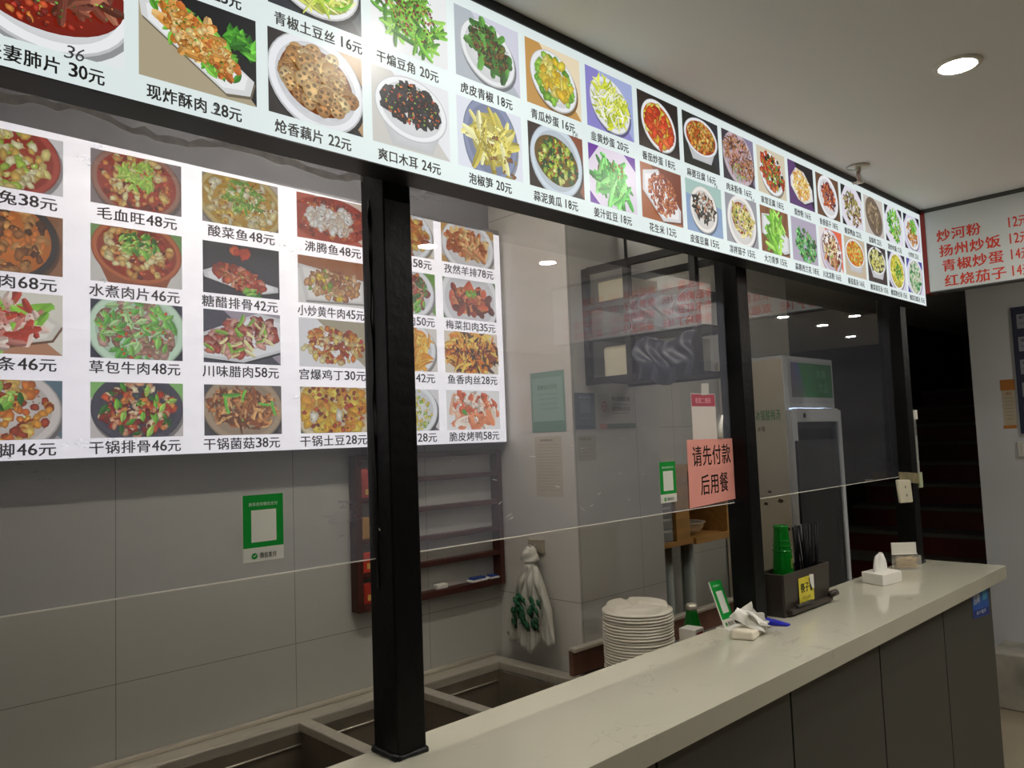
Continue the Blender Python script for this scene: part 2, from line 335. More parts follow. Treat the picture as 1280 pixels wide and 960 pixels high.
def bottom_row():
    return [
     ('sliced beef and ox organs in chilli sauce', '', '夫妻肺片 30元', (('f', 'eef2f4'), ('e', .46, .62, .62, .52, -.1, 'f4f6f8'), [('c', 50, .03, 1.3, RED), ('s', 22, .045, 5, ['8a4a34', '6e3424', 'a8684c', '582818'], .8, .1, .1), ('l', 14, .025, 2, GRN, .9, -.2, .3)], (.46, .62, .5, .42, 0), '8c2010')),
     ('crispy fried pork', '', '现炸酥肉 28元', (('d', 'b0a488', '14161c'), ('q', [(.0, .82), (.2, .92), (.98, .28), (.94, .1), (.72, .06), (.02, .64)], 'f2f4f4'), [('l', 16, .06, 2, ['4aa428', '6cc83c', '2f7a1e'], .35, .30, .36), ('l', 40, .045, 2, ['5aa82c', '84cc48', '3c8422']), ('s', 34, .045, 2.6, ['d89a48', 'c87a28', 'ecc07a', 'b86420'], .85), ('c', 40, .035, 1.3, ['e0a850', 'c8802c', 'f2cc88'], .8)], (.48, .55, .42, .22, -.55))),
     ('spicy lotus root slices', '', '炝香藕片 22元', (('d', '2a2628', 'b89870'), ('e', .5, .5, .52, .46, -.35, 'f0f2f6'), [('o', 60, .085, 1, ['d8a868', 'c08a48', 'e8c890', 'b07838']), ('o', 16, .1, 1, ['e0b878', 'cc9854'], .6)], (.5, .52, .36, .36, -.3), '8a4a20')),
     ('wood ear fungus salad', '', '爽口木耳 24元', (('d', 'd4d2cc', 'f0f2f6'), ('w', .5, .56, .47, .34, -.05, 'f6f8fa'), [('c', 70, .055, 1.4, ['1c1a20', '2a2830', '141218']), ('c', 26, .018, 1.3, ['c85a28', 'e08a40', 'b8402c', '88b040'])], (.5, .62, .37, .28, 0))),
     ('pickled pepper bamboo shoots', '', '泡椒笋 20元', (('f', 'e8ecf6'), ('e', .5, .5, .42, .5, .05, '8a94b4'), [('s', 14, .05, 6, ['d8cc60', 'e8e08a', 'c0b048', 'f0ecb0']), ('c', 16, .03, 1.5, ['b09a30', '8a5a28'], 1, 0, -.3)], (.5, .5, .26, .36, .6), 'd0c468')),
     ('garlic cucumber', '', '蒜泥黄瓜 18元', (('d', '2a1a16', '8a4a2e'), ('e', .5, .5, .48, .46, -.3, 'd4e0ea'), [('c', 50, .05, 1.4, ['c8d84a', '9ac03a', 'e0e88a', '2e5e28', '1e4420']), ('c', 22, .02, 1.3, ['a83a1c', 'c86a34'])], (.5, .5, .37, .34, -.3), '7a6028')),
     ('ginger long beans', '', '姜汁豇豆 18元', (('c', 'e6dcec', '6a2aa0'), ('n',), [('s', 30, .05, 6, ['3ea838', '5cc850', '2a8428', '86dc74']), ('c', 8, .02, 1.4, ['b05a30'], .5, 0, .25)], (.5, .46, .32, .24, -.5), '7a3420')),
     ('fried peanuts', '', '花生米 12元', (('d', 'a8623c', '7a3a24'), ('q', [(.06, .86), (.42, .96), (.96, .3), (.94, .08), (.5, .02), (.04, .5)], 'f2f0f2'), [('b', 130, .04, 1, ['a84a24', 'c86a38', '8a3418', 'e09a68'])], (.5, .5, .34, .38, -.35))),
     ('century egg tofu', '', '皮蛋豆腐 15元', (('h', '8aa4c8', 'a8c8c0'), ('e', .48, .48, .38, .36, -.4, 'f0ece6'), [('l', 26, .07, 1.8, ['24221e', '3c3830', '18181a']), ('c', 30, .035, 1.4, ['e8ded0', 'f4eee4', 'b87a54'])], (.48, .52, .28, .26, -.3))),
     ('cold eggplant salad', '', '凉拌茄子 15元', (('f', '9a9ca4'), ('e', .5, .48, .46, .44, -.5, 'f2efec'), [('s', 34, .04, 4, ['d8c878', 'b8a858', 'c8a0b8', 'e8dca0']), ('c', 24, .03, 1.2, ['3a2418', '8cb840', 'e0c848'])], (.5, .54, .3, .3, -.4), 'a8401c')),
     ('celtuce strips', '', '大刀青笋 15元', (('w', '8a5a38', '7a4a2c'), ('q', [(.05, .82), (.3, .86), (.98, .44), (.98, .1), (.8, .04), (.04, .4)], 'e6e8ea'), [('s', 24, .045, 7, ['8ccf3e', 'a8e060', '6ab02c', '5a9a28'])], (.5, .48, .3, .26, 1.2))),
     ('garlic broccoli', '', '蒜蓉西兰花 18元', (('f', 'b4acc0'), ('n',), [('c', 70, .06, 1.2, ['3f9a4a', '5cc468', '2a6e34', '1c4824', '8adc84']), ('c', 10, .02, 1.2, ['e8c890', 'd87a50'])], (.54, .42, .4, .38, -.3))),
     ('cold pea jelly noodles', '', '川北凉粉 16元', (('d', 'ece4e0', 'e86a48'), ('e', .48, .44, .46, .44, -.5, 'dcd0e0'), [('s', 30, .04, 4, ['e8cca0', 'd09a68', 'f4ece4', 'b86a40']), ('c', 24, .03, 1.3, ['6a2a1c', '4a2430', '8ab83c'])], (.5, .5, .38, .36, -.5), '7a3424')),
     ('tomato egg soup', '', '番茄蛋汤 16元', (('f', 'c8b8a0'), BWL, [('c', 60, .04, 1.5, ['f0a828', 'f4c850', 'e86a1c', 'f8e080']), ('c', 14, .025, 1.2, ['8ab03c'])], None, 'e87820')),
     ('wood ear egg soup', '', '酸菜蛋花汤 15元', (('f', '3a3234'), BWL, [('c', 22, .07, 1.2, ['1e2a24', '2c3c30']), ('c', 30, .05, 1.4, ['e8e080', 'd8d060', 'f0eca8'])], None, 'c8c880')),
     ('pickled cabbage vermicelli soup', '', '酸菜粉丝汤 15元', (('c', 'd8d4ea', '2a2a3a'), ('e', .5, .5, .44, .42, -.7, 'f0f0f4'), [('n', 50, .018, 7, ['d8d040', 'b8b030', 'e8e478']), ('l', 20, .04, 2, ['5aa03a', '3a7a28'], .6)], None, 'c8b838')),
     ('bean curd greens soup', '', '酸菜豆腐汤 15元', (('c', 'e0dcf0', '4a4aa0'), ('e', .5, .5, .42, .46, -.6, 'e8ecf0'), [('l', 34, .06, 1.8, ['2f8a4a', '54b868', '1e5e34']), ('c', 30, .05, 1.3, ['e8f0d8', 'f4f6ea', 'c8d8a8'])], None, 'd4dcc0')),
    ]
def inner_cols():
    red_soup = lambda g=GRN: [('c', 60, .035, 1.4, RED), ('c', 30, .05, 1.5, ['e8c070', 'd89a4c', 'f0dca0']), ('l', 26, .04, 2, g, .5, 0, .12)]
    return [
     [('diced rabbit', '仔兔38元', (('f', 'e4e0e0'), ('e', .4, .55, .58, .46, -.1, 'b8483c'), [('c', 60, .06, 1.4, ['e8d080', 'd8b050', 'f0e4b0', 'a8c840'])], None, 'b03020')),
      ('braised beef', '牛肉68元', (('w', '9a6a4c', '8a5a3c'), ('e', .4, .55, .56, .48, -.15, '383434'), [('c', 60, .06, 1.4, BRN+['d87a28', 'e8a050'])], None, 'd87828')),
      ('tripe strips', '肚条46元', (('d', 'c08a68', 'e8e4d4'), ('q', [(-.1, .9), (.6, .9), (1, .5), (.9, .25), (.2, .05), (-.1, .05)], 'f2eee0'), [('s', 40, .05, 4, ['d8a894', 'c07a6c', '8ccc3c', 'b83c28', 'ecd0c0'])], (.4, .5, .42, .34, .3))),
      ('braised pork trotters', '猪脚46元', (('d', 'b0a8a8', '5a7480'), ('e', .4, .5, .6, .46, -.1, 'd8d0c8'), [('c', 70, .06, 1.2, OIL), ('l', 8, .05, 2, GRN, .5, 0, .2)]))],
     [('spicy blood curd hotpot', '毛血旺48元', (('f', '8c7f80'), ('e', .5, .5, .5, .42, -.12, 'a07060'), red_soup(['9ccc40', 'b8dc58']), None, 'b83424')),
      ('water boiled pork slices', '水煮肉片46元', (('h', 'd8d4cc', '7aa060'), ('w', .5, .6, .5, .38, -.12, 'c0683c'), red_soup(), None, 'b04020')),
      ('beef with coriander', '草包牛肉48元', (('c', '3a3c4c', '3a3c4c'), ('e', .5, .5, .54, .46, -.05, 'd0ecd0'), [('c', 50, .06, 1.6, ['b88a78', 'd0a898', 'a07060']), ('l', 40, .05, 2, ['6ab850', '90d060', 'b8e098']), ('c', 12, .02, 1.2, ['e05a30'])])),
      ('dry pot spare ribs', '干锅排骨46元', (('h', 'd0c8c4', '8cc070'), ('e', .5, .52, .5, .4, -.04, '4c4a58'), [('c', 70, .045, 1.5, RED+['e0a078', 'f0d0a8']), ('l', 14, .045, 2, GRN)]))],
     [('pickled cabbage fish', '酸菜鱼48元', (('d', '9a9090', 'c8b8b0'), ('e', .5, .5, .58, .44, -.2, 'c8b070'), [('c', 40, .06, 1.6, ['f0e4c0', 'e0cc90', 'd8b040']), ('l', 40, .03, 2, ['6aa02c', '88bc40'], .6, 0, .12), ('c', 22, .015, 1.5, ['a84020'])], None, 'd0a028')),
      ('sweet and sour spare ribs', '糖醋排骨42元', (('f', '34343e'), ('q', [(0, .42), (.12, .5), (.98, .24), (.98, .14), (.66, .04), (.02, .3)], 'f4f4f4'), [('c', 50, .055, 1.3, ['c84828', 'e06a3c', 'a83018', 'f0a080']), ('l', 8, .05, 2, GRN, .3, .24, -.2), ('c', 12, .05, 1.3, ['d8482c', 'e86a40'], .35, -.08, .5)], (.46, .34, .34, .18, -.3))),
      ('sichuan cured pork', '川味腊肉58元', (('d', '4a4a58', 'a89ca8'), ('q', [(-.1, .5), (.7, 1), (1.1, .9), (1.1, .3), (.5, .02), (-.1, .1)], 'f4f4f6'), [('c', 60, .065, 1.5, ['d07a64', 'b84a3a', 'e8a898', '983020']), ('s', 12, .025, 4, ['88c040', 'e8e0a0'])], (.48, .5, .46, .34, .25))),
      ('dry pot mushrooms', '干锅菌菇38元', (('d', '4a484c', '6c6460'), ('e', .5, .52, .52, .42, -.1, 'b09a80'), [('n', 90, .016, 8, ['b8763c', '8a4a24', 'd8a468', '6a3a20']), ('s', 5, .02, 5, ['68c040'])], (.5, .52, .42, .34, -.1)))],
     [('boiling fish', '沸腾鱼48元', (('d', 'c8604c', 'e0c8b8'), ('n',), [('c', 70, .04, 1.4, RED+['d04030']), ('c', 40, .06, 1.4, ['f4e8d8', 'e8d0b8', 'fff6ea'], .65)], (.5, .5, .56, .46, 0), 'c04030')),
      ('stir fried yellow beef', '小炒黄牛肉45元', (('h', 'f0ece6', 'a86a44'), ('q', [(0, .82), (1, .6), (1, .1), (.1, .06)], 'f4f0ea'), [('c', 60, .055, 1.4, ['d8a068', 'c0824c', 'a8603a', 'e8c090']), ('c', 8, .04, 1.2, ['f0c830', '88b840'])], (.52, .44, .4, .3, 0))),
      ('kung pao chicken', '宫爆鸡丁30元', (('d', 'f0eef0', 'b0a68c'), ('n',), [('c', 80, .05, 1.2, OIL+['c8342c', 'f4dca0', 'e8c868'])], (.5, .45, .46, .36, 0))),
      ('dry pot potato', '干锅土豆28元', (('d', '6a8a70', '9c98a0'), ('e', .5, .5, .6, .46, -.05, 'e0d0b0'), [('c', 40, .1, 1.5, ['f0b428', 'e89a20', 'f4cc50']), ('c', 36, .035, 1.3, RED), ('c', 2, .07, 1.3, ['f4ecd8'])]))],
     [('spicy fried chicken', '辣子鸡58元', (('d', 'e8d8b8', 'f0e8e0'), PLW, [('c', 60, .06, 1.4, OIL)])),
      ('boiled beef', '水煮牛肉50元', (('d', 'd8d0d0', '70a040'), PLW, [('c', 60, .06, 1.4, RED+['e8b090']), ('l', 16, .05, 2, GRN)])),
      ('fried noodles', '炒面42元', (('f', 'e8e0d8'), PLW, [('n', 80, .02, 9, ['e8a830', 'd88a20', 'f4c860'])])),
      ('fried rice', '炒饭28元', (('d', '6a6468', 'e8e4e4'), PLW, [('c', 90, .03, 1.2, ['f0d848', 'e8c030', 'f8eca0', '88b840'])]))],
     [('cumin lamb chops', '孜然羊排78元', (('c', 'd8d0c8', 'c89a54'), ('e', .5, .5, .5, .4, -.1, 'f2f0ee'), [('s', 40, .05, 3.4, ['c87848', 'a85a34', 'e09a68', 'e8c080'])], (.48, .55, .36, .3, -.2))),
      ('pork belly with preserved greens', '梅菜扣肉35元', (('c', '7a4a48', '5a9a3c'), ('e', .5, .5, .56, .5, -.1, 'f4f2f2'), [('s', 26, .06, 3, ['c85a34', 'a03a20', 'e08a54', '6a2a1c']), ('c', 8, .03, 1.4, ['88c840'], .3, 0, .2)], (.5, .46, .36, .3, -.1), '8a3018')),
      ('fish fragrant shredded pork', '鱼香肉丝28元', (('f', 'e8dcc8'), ('n',), [('n', 120, .022, 8, ['e8a030', 'd87820', 'f4c458', '8a3c1c', '4a2c28'])], (.5, .5, .46, .44, 0), 'd88428')),
      ('crispy roast duck', '脆皮烤鸭58元', (('f', 'f4f2f0'), ('n',), [('s', 34, .065, 3, ['e88a5c', 'd0603c', 'f4c0a0', 'f8e4d4']), ('c', 1, .05, 1.6, ['58a840'])], (.5, .5, .42, .38, 0)))],
    ]

# ------------------------------------------------------------------ materials
M_ceil = mat('ceiling_paint', 'f2f2f2', .85, var=.04, vscale=2, bump=.05)
M_wall = mat('wall_paint', 'dadce0', .6, var=.06, vscale=2)
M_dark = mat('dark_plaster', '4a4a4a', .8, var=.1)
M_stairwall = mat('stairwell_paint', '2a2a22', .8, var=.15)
M_black = mat('black_steel', '0b0b0c', .38, var=.2, vscale=20, bump=.15, bscale=40, spec=.22)
M_blackmat = mat('black_frame', '121214', .45, var=.1)
M_steel = mat('stainless_steel', 'd8d2c4', .3, metal=.5, var=.15, vscale=6, bump=.04, stretch=(1, 12, 1))
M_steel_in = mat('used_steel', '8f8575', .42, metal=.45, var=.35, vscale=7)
M_brown_in = mat('reddish_steel', '7d5c4c', .5, metal=.3, var=.4)  # reddish brown base colour stands in for the back lip's reflection
M_cab = mat('cabinet_laminate', '494a45', .45, var=.04)
M_gap = mat('cabinet_gap', '1c1c1a', .8)
M_red = mat('red_trim', '8c1f16', .45, var=.1)
M_ink = mat('black_ink', '201c1c', .6)
M_white = mat('white_plastic', 'e6e3da', .35, var=.03)
M_paper = mat('white_paper', 'f2f0ea', .8, var=.05, bump=.1)
M_wood_r = mat('dark_red_wood', '4a221b', .45, var=.35, vscale=10, stretch=(1, 1, 6))
M_ply = mat('plywood', 'b28546', .6, var=.3, vscale=6, stretch=(1, 6, 8))
M_plate = mat('melamine_cream', 'efe9da', .3, var=.02)
M_bag = mat('white_poly_bag', 'c8c6bc', .35, var=.12, bump=.3, bscale=25)
M_darkbag = mat('dark_poly_bag', '3c4050', .3, var=.3, bump=.3, bscale=30)
M_green = mat('payment_green', '0a9a34', .4)
M_glassy_green = mat('green_bottle_glass', '0f8f28', .12, trans=.55, ior=1.4, var=.05)

def quartz():
    m = mat('quartz_worktop', 'c4c1b0', .06, var=.05, vscale=3); nt = m.node_tree; b = nt.nodes['Principled BSDF']
    old = b.inputs['Base Color'].links[0].from_socket
    tc = nt.nodes.new('ShaderNodeTexCoord')
    n = nt.nodes.new('ShaderNodeTexNoise'); n.inputs['Scale'].default_value = 5.5; n.inputs['Detail'].default_value = 5; n.inputs['Distortion'].default_value = 1.5
    nt.links.new(tc.outputs['Object'], n.inputs['Vector'])
    cr = nt.nodes.new('ShaderNodeValToRGB'); e = cr.color_ramp.elements
    e[0].position = .485; e[0].color = (0, 0, 0, 1); e[1].position = .515; e[1].color = (0, 0, 0, 1)
    k = cr.color_ramp.elements.new(.5); k.color = (1, 1, 1, 1)
    nt.links.new(n.outputs['Fac'], cr.inputs[0])
    n2 = nt.nodes.new('ShaderNodeTexNoise'); n2.inputs['Scale'].default_value = 7
    nt.links.new(tc.outputs['Object'], n2.inputs['Vector'])
    r2 = nt.nodes.new('ShaderNodeMapRange'); r2.inputs['From Min'].default_value = .56; r2.inputs['From Max'].default_value = .68; r2.inputs['To Max'].default_value = .28
    nt.links.new(n2.outputs['Fac'], r2.inputs['Value'])
    mm = nt.nodes.new('ShaderNodeMath'); mm.operation = 'MULTIPLY'
    nt.links.new(cr.outputs[0], mm.inputs[0]); nt.links.new(r2.outputs[0], mm.inputs[1])
    mx = nt.nodes.new('ShaderNodeMix'); mx.data_type = 'RGBA'
    nt.links.new(mm.outputs[0], mx.inputs['Factor']); nt.links.new(old, mx.inputs['A']); mx.inputs['B'].default_value = lin('6e6a64')+(1,)
    nt.links.new(mx.outputs['Result'], b.inputs['Base Color'])
    return m
M_quartz = quartz()

def tiles(name, c, tw, th, axis, ox, oz, grout='86847a', rough=.3):
    """wall tiles with thin joints, laid out in world metres"""
    m = mat(name, c, rough, var=.03, vscale=1.5); nt = m.node_tree; b = nt.nodes['Principled BSDF']
    old = b.inputs['Base Color'].links[0].from_socket
    g = nt.nodes.new('ShaderNodeNewGeometry'); sp = nt.nodes.new('ShaderNodeSeparateXYZ'); nt.links.new(g.outputs['Position'], sp.inputs[0])
    outs = []
    for sock, size, off in ((sp.outputs[axis], tw, ox), (sp.outputs['Z' if axis != 'Z' else 'Y'], th, oz)):
        a = nt.nodes.new('ShaderNodeMath'); a.operation = 'SUBTRACT'; a.inputs[1].default_value = off; nt.links.new(sock, a.inputs[0])
        d = nt.nodes.new('ShaderNodeMath'); d.operation = 'PINGPONG'; d.inputs[1].default_value = size/2; nt.links.new(a.outputs[0], d.inputs[0])
        l = nt.nodes.new('ShaderNodeMath'); l.operation = 'LESS_THAN'; l.inputs[1].default_value = .0011; nt.links.new(d.outputs[0], l.inputs[0]); outs.append(l)
    mxx = nt.nodes.new('ShaderNodeMath'); mxx.operation = 'MAXIMUM'; nt.links.new(outs[0].outputs[0], mxx.inputs[0]); nt.links.new(outs[1].outputs[0], mxx.inputs[1])
    mx = nt.nodes.new('ShaderNodeMix'); mx.data_type = 'RGBA'
    nt.links.new(mxx.outputs[0], mx.inputs['Factor']); nt.links.new(old, mx.inputs['A']); mx.inputs['B'].default_value = lin(grout)+(1,)
    nt.links.new(mx.outputs['Result'], b.inputs['Base Color'])
    return m
M_tile_back = tiles('back_wall_tile', 'bdbdb6', .505, .62, 'X', .685, 1.02)
M_tile_col = tiles('column_front_tile', 'bab9b4', .345, 1.4, 'X', 2.385, 1.045)
M_tile_side = tiles('column_side_tile', 'cbc8c2', 1.4, 1.4, 'Y', 1.4, 1.045)
M_floor = tiles('floor_tile', 'a89c86', .6, .6, 'X', .1, .2)

def acrylic(name, HAZE):
    m = bpy.data.materials.new(name); m.use_nodes = True; nt = m.node_tree; nt.nodes.clear()
    out = nt.nodes.new('ShaderNodeOutputMaterial')
    tr = nt.nodes.new('ShaderNodeBsdfTransparent'); tr.inputs[0].default_value = (.95, .955, .96, 1)
    gl = nt.nodes.new('ShaderNodeBsdfGlossy'); gl.inputs['Roughness'].default_value = .012
    df = nt.nodes.new('ShaderNodeBsdfDiffuse'); df.inputs[0].default_value = (.72, .75, .90, 1)
    tl = nt.nodes.new('ShaderNodeBsdfRefraction'); tl.inputs['IOR'].default_value = 1.0005; tl.inputs['Roughness'].default_value = .42; tl.inputs[0].default_value = (.97, .96, 1, 1)
    tc = nt.nodes.new('ShaderNodeTexCoord')
    mp = nt.nodes.new('ShaderNodeMapping'); mp.inputs['Scale'].default_value = (1.2, 1, 4); mp.inputs['Rotation'].default_value = (0, .5, 0)
    nt.links.new(tc.outputs['Object'], mp.inputs[0])
    n = nt.nodes.new('ShaderNodeTexNoise'); n.inputs['Scale'].default_value = 3; n.inputs['Detail'].default_value = 8; n.inputs['Roughness'].default_value = .65
    nt.links.new(mp.outputs[0], n.inputs['Vector'])
    hz = nt.nodes.new('ShaderNodeMapRange'); hz.inputs['From Min'].default_value = .3; hz.inputs['From Max'].default_value = .75
    hz.inputs['To Min'].default_value = HAZE[0]; hz.inputs['To Max'].default_value = HAZE[1]
    nt.links.new(n.outputs['Fac'], hz.inputs['Value'])
    ms = nt.nodes.new('ShaderNodeMixShader'); ms.inputs[0].default_value = .5; nt.links.new(df.outputs[0], ms.inputs[1]); nt.links.new(tl.outputs[0], ms.inputs[2])
    m1 = nt.nodes.new('ShaderNodeMixShader'); nt.links.new(hz.outputs[0], m1.inputs[0]); nt.links.new(tr.outputs[0], m1.inputs[1]); nt.links.new(ms.outputs[0], m1.inputs[2])
    fr = nt.nodes.new('ShaderNodeFresnel'); fr.inputs['IOR'].default_value = 1.5
    # light ripple of the sheet, so that reflections waver a little
    n2 = nt.nodes.new('ShaderNodeTexNoise'); n2.inputs['Scale'].default_value = 2.2; n2.inputs['Detail'].default_value = 1
    nt.links.new(tc.outputs['Object'], n2.inputs['Vector'])
    bp = nt.nodes.new('ShaderNodeBump'); bp.inputs['Strength'].default_value = .012; bp.inputs['Distance'].default_value = .01
    nt.links.new(n2.outputs['Fac'], bp.inputs['Height']); nt.links.new(bp.outputs[0], gl.inputs['Normal'])
    mf = nt.nodes.new('ShaderNodeMath'); mf.operation = 'MULTIPLY'; mf.inputs[1].default_value = 2.4; nt.links.new(fr.outputs[0], mf.inputs[0])
    m2 = nt.nodes.new('ShaderNodeMixShader'); nt.links.new(mf.outputs[0], m2.inputs[0]); nt.links.new(m1.outputs[0], m2.inputs[1]); nt.links.new(gl.outputs[0], m2.inputs[2])
    nt.links.new(m2.outputs[0], out.inputs[0])
    return m
M_acr = acrylic('hazy_acrylic', (.20, .32)); M_acr_clear = acrylic('clearer_acrylic', (.07, .14))

# ------------------------------------------------------------------ structure
def slab(name, a, b, m): return struct(MB().box(a, b).build(name, m))
slab('floor', (-2.5, -3.6, -.1), (9.2, 2.75, 0), M_floor)
slab('ceiling', (-2.5, -3.6, CEIL), (9.2, 2.75, CEIL+.1), M_ceil)
slab('wall_back', (-2.5, 2.2, 0), (4.45, 2.32, CEIL), M_tile_back)
slab('wall_left', (-2.6, -3.6, 0), (-2.5, 2.32, CEIL), M_wall)
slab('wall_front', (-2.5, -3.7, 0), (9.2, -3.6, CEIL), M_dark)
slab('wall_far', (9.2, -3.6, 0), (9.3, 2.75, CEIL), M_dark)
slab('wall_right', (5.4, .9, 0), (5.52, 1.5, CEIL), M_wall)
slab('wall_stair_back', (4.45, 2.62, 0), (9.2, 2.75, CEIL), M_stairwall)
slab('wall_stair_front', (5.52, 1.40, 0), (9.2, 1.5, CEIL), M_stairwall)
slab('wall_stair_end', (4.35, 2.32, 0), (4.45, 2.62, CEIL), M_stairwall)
slab('wall_darkened_band', (-2.5, 2.19, 2.40), (2.03, 2.2, CEIL), mat('darkening_grey_band', '85858a', .8, var=.15, vscale=6))  # added grey band, tones down the wall the kitchen lamp overlights
# square tiled column that stands out from the kitchen wall
cm = MB().box((2.03, 1.8, 0), (2.525, 2.2, CEIL))
col_o = struct(cm.build('wall_column', M_tile_col)); col_o.data.materials.append(M_tile_side)
for p in col_o.data.polygons:
    if p.normal.x < -.5: p.material_index = 1

# ------------------------------------------------------------------ counter
bs = thing('counter_base', 'grey laminate counter base with flush front panels under the pale worktop', 'counter', (2.0, 1.14, 0))
MB().box((.1, 1.0, 0), (3.555, 1.28, .968)).build('carcass', M_gap, bs)
edges = [.20, .757, 1.316, 1.88, 2.44, 3.0, 3.56]
for i in range(6):
    MB().box((edges[i]+.0035, .984, .06), (edges[i+1]-.0035, 1.0, .968)).build('front_panel', M_cab, bs, bevel=.0015)
MB().box((3.5555, .99, .06), (3.572, 1.28, .968)).build('end_panel', M_cab, bs)
MB().box((.12, 1.01, 0), (3.55, 1.02, .06)).build('kickboard', M_gap, bs)
ct = tag(MB().box((.1, .955, .9685), (3.68, 1.318, 1.02)).build('countertop', M_quartz, None, bevel=.0012, seg=2), 'long pale grey veined stone worktop running along the serving counter', 'countertop')
st = thing('blue_sticker', 'blue printed sticker on the far end of the grey counter front', 'sticker', (3.44, .983, .86))
mb = MB(); N = (0, -1, 0)
mb.add([(3.325, .9832, .868), (3.52, .9832, .852), (3.525, .9832, .963), (3.32, .9832, .958)], [(0, 1, 2, 3)], col=[lin('1d4fb0'), lin('1b45a0'), lin('3b7fd0'), lin('2a66c4')])
mb.add([(3.329, .9830, .872), (3.516, .9830, .856), (3.517, .9830, .882), (3.329, .9830, .897)], [(0, 1, 2, 3)], col=[lin('1a2f80')]*4)
put_text(mb, '招聘', (3.335, .9828, .915), (1, 0, 0), (0, 0, 1), .08, .035, .02, lin('e8eef8'))
put_text(mb, '客户服务', (3.36, .9828, .874), (1, 0, -.05), (0, 0, 1), .12, .014, .01, lin('c8d8f0'))
mb.box((3.45, .9829, .915), (3.5, .9831, .95)); mb.c[-8:] = [lin('58b0d8')]*8
mb.build('sticker_sheet', print_mat('printed_sheet'), st)

# ------------------------------------------------------------------ upper menu lightbox
LBY = 1.15
lb = thing('menu_lightbox', 'long glowing white picture menu lightbox above the serving counter', 'menu sign', (1.5, 1.19, 2.105))
f = MB()
X0, X1, Z0, Z1 = -.75, 3.595, 2.107, 2.503
f.box((X0, LBY+.004, Z0-.002), (X1, 1.214, CEIL-.001))
f.box((X0, LBY-.004, Z1), (X1, LBY+.004, CEIL-.001)); f.box((X0, LBY-.002, Z0-.002), (X1, LBY+.004, Z0))
f.build('frame', M_blackmat, lb)
M_glowpanel = mat('lit_panel', '646a6a', .3, emit='e3efee', estr=UPPER_GLOW, spec=.12)
MB().box((X0, LBY, Z0), (X1-.002, LBY+.0035, Z1)).build('lit_panel', M_glowpanel, lb)
M_pic = print_mat('backlit_print', UPPER_GLOW, .3)
U, V = Vector((1, 0, 0)), Vector((0, 0, 1))
def menu_photo(spec, lab, x, z, wd, ht, y, parent, m, seed, nrm=(0, -1, 0)):
    pc = dish(ht/wd, seed, spec[0], spec[1], spec[2], spec[3] if len(spec) > 3 else None, spec[4] if len(spec) > 4 else None)
    mb = MB(); pc.mesh(mb, (x, y, z), (1, 0, 0), (0, 0, 1), nrm, wd)
    return note(mb.build('dish_photo', m, parent), 'printed photo of '+lab)
for row, lst, x_first, z0, ht in ((0, top_row(), .392, 2.333, .147), (1, bottom_row(), .19, 2.148, .143)):
    for i, (lab, _, cap, spec) in enumerate(lst):
        x = x_first+.2003*i
        menu_photo(spec, lab, x, z0, .180, ht, LBY-.0004, lb, M_pic, 100*row+i+1)
        t = MB(); n = len(cap.split(' ')[0]); wdt = .026*n+.042
        put_text(t, cap, (x+.010 if n > 3 else x+.026, LBY-.0006, z0-.034 if row == 0 else z0-.0325), U, V, wdt, .0225, .022)
        t.build('caption', M_ink, lb)
for s_, px, pz, wd_, ht_ in (('36', .292, 2.142, .026, .022), ('3', .494, 2.118, .012, .018), ('18', 1.335, 2.290, .02, .014), ('18', 1.935, 2.289, .02, .013), ('18', 2.14, 2.289, .02, .013)):
    hand = MB(); put_text(hand, s_, (px, LBY-.0008, pz), (1, 0, 0), (.25, 0, 1), wd_, ht_, 0)
    note(hand.build('handwritten_price', mat('pencil_grey', '6a7078', .7), lb), 'price corrected by hand in grey')

# ------------------------------------------------------------------ hanging red-letter sign across the passage
sg = thing('menu_sign', 'white hanging menu sign with red lettering beside the picture lightbox', 'menu sign', (3.63, .2, 2.162))
MB().box((3.602, -.75, 2.166), (3.66, 1.134, 2.508)).build('panel', mat('sign_white', 'd9dcdc', .22, var=.02), sg)
MB().box((3.598, 1.134, 2.160), (3.662, 1.152, 2.512)).build('edge_strip', M_red, sg)
tb = MB(); tb.box((3.6, -.76, 2.509), (3.662, 1.134, 2.514)); tb.box((3.6, -.76, 2.161), (3.662, 1.134, 2.1655)); tb.box((3.6, -.76, 2.515), (3.664, 1.15, CEIL)); tb.build('edge_trim', mat('sign_trim', '50504e', .4), sg)
cols = [(1.093, ['炒河粉', '扬州炒饭', '青椒炒蛋', '红烧茄子'], ['12元', '12元', '14元', '14元']),
        (.735, ['肉末豆腐', '番茄炒蛋', '木耳肉丝', '双椒鸡丁'], ['14元', '14元', '14元', '14元']),
        (.404, ['麻婆豆腐', '香菇肉面', '肉末豇豆', '香辣鸡丁'], ['14元', '14元', '16元', '16元']),
        (.03, ['鱼香肉丝', '鱼香茄子', '回锅肉饭', '番茄肥牛'], ['16元', '16元', '16元', '18元']),
        (-.345, ['炒素面', '蛋炒饭', '牛肉炒面', '虾仁炒饭'], ['16元', '18元', '18元', '20元'])]
US = Vector((0, -1, 0))
M_redink = mat('red_lettering', 'e0402c', .5)
for y, names, prices in cols:
    for k in range(4):
        z = (2.372, 2.306, 2.242, 2.176)[k]
        t = MB(); put_text(t, names[k], (3.6015, y-.006*k, z), US, V, .061*len(names[k])-.012, .050, .022)
        t.build('dish_name', M_redink, sg)
        t = MB(); put_text(t, prices[k], (3.6015, y-.262, z), US, V, .074, .047, .018)
        t.build('price', M_redink, sg)

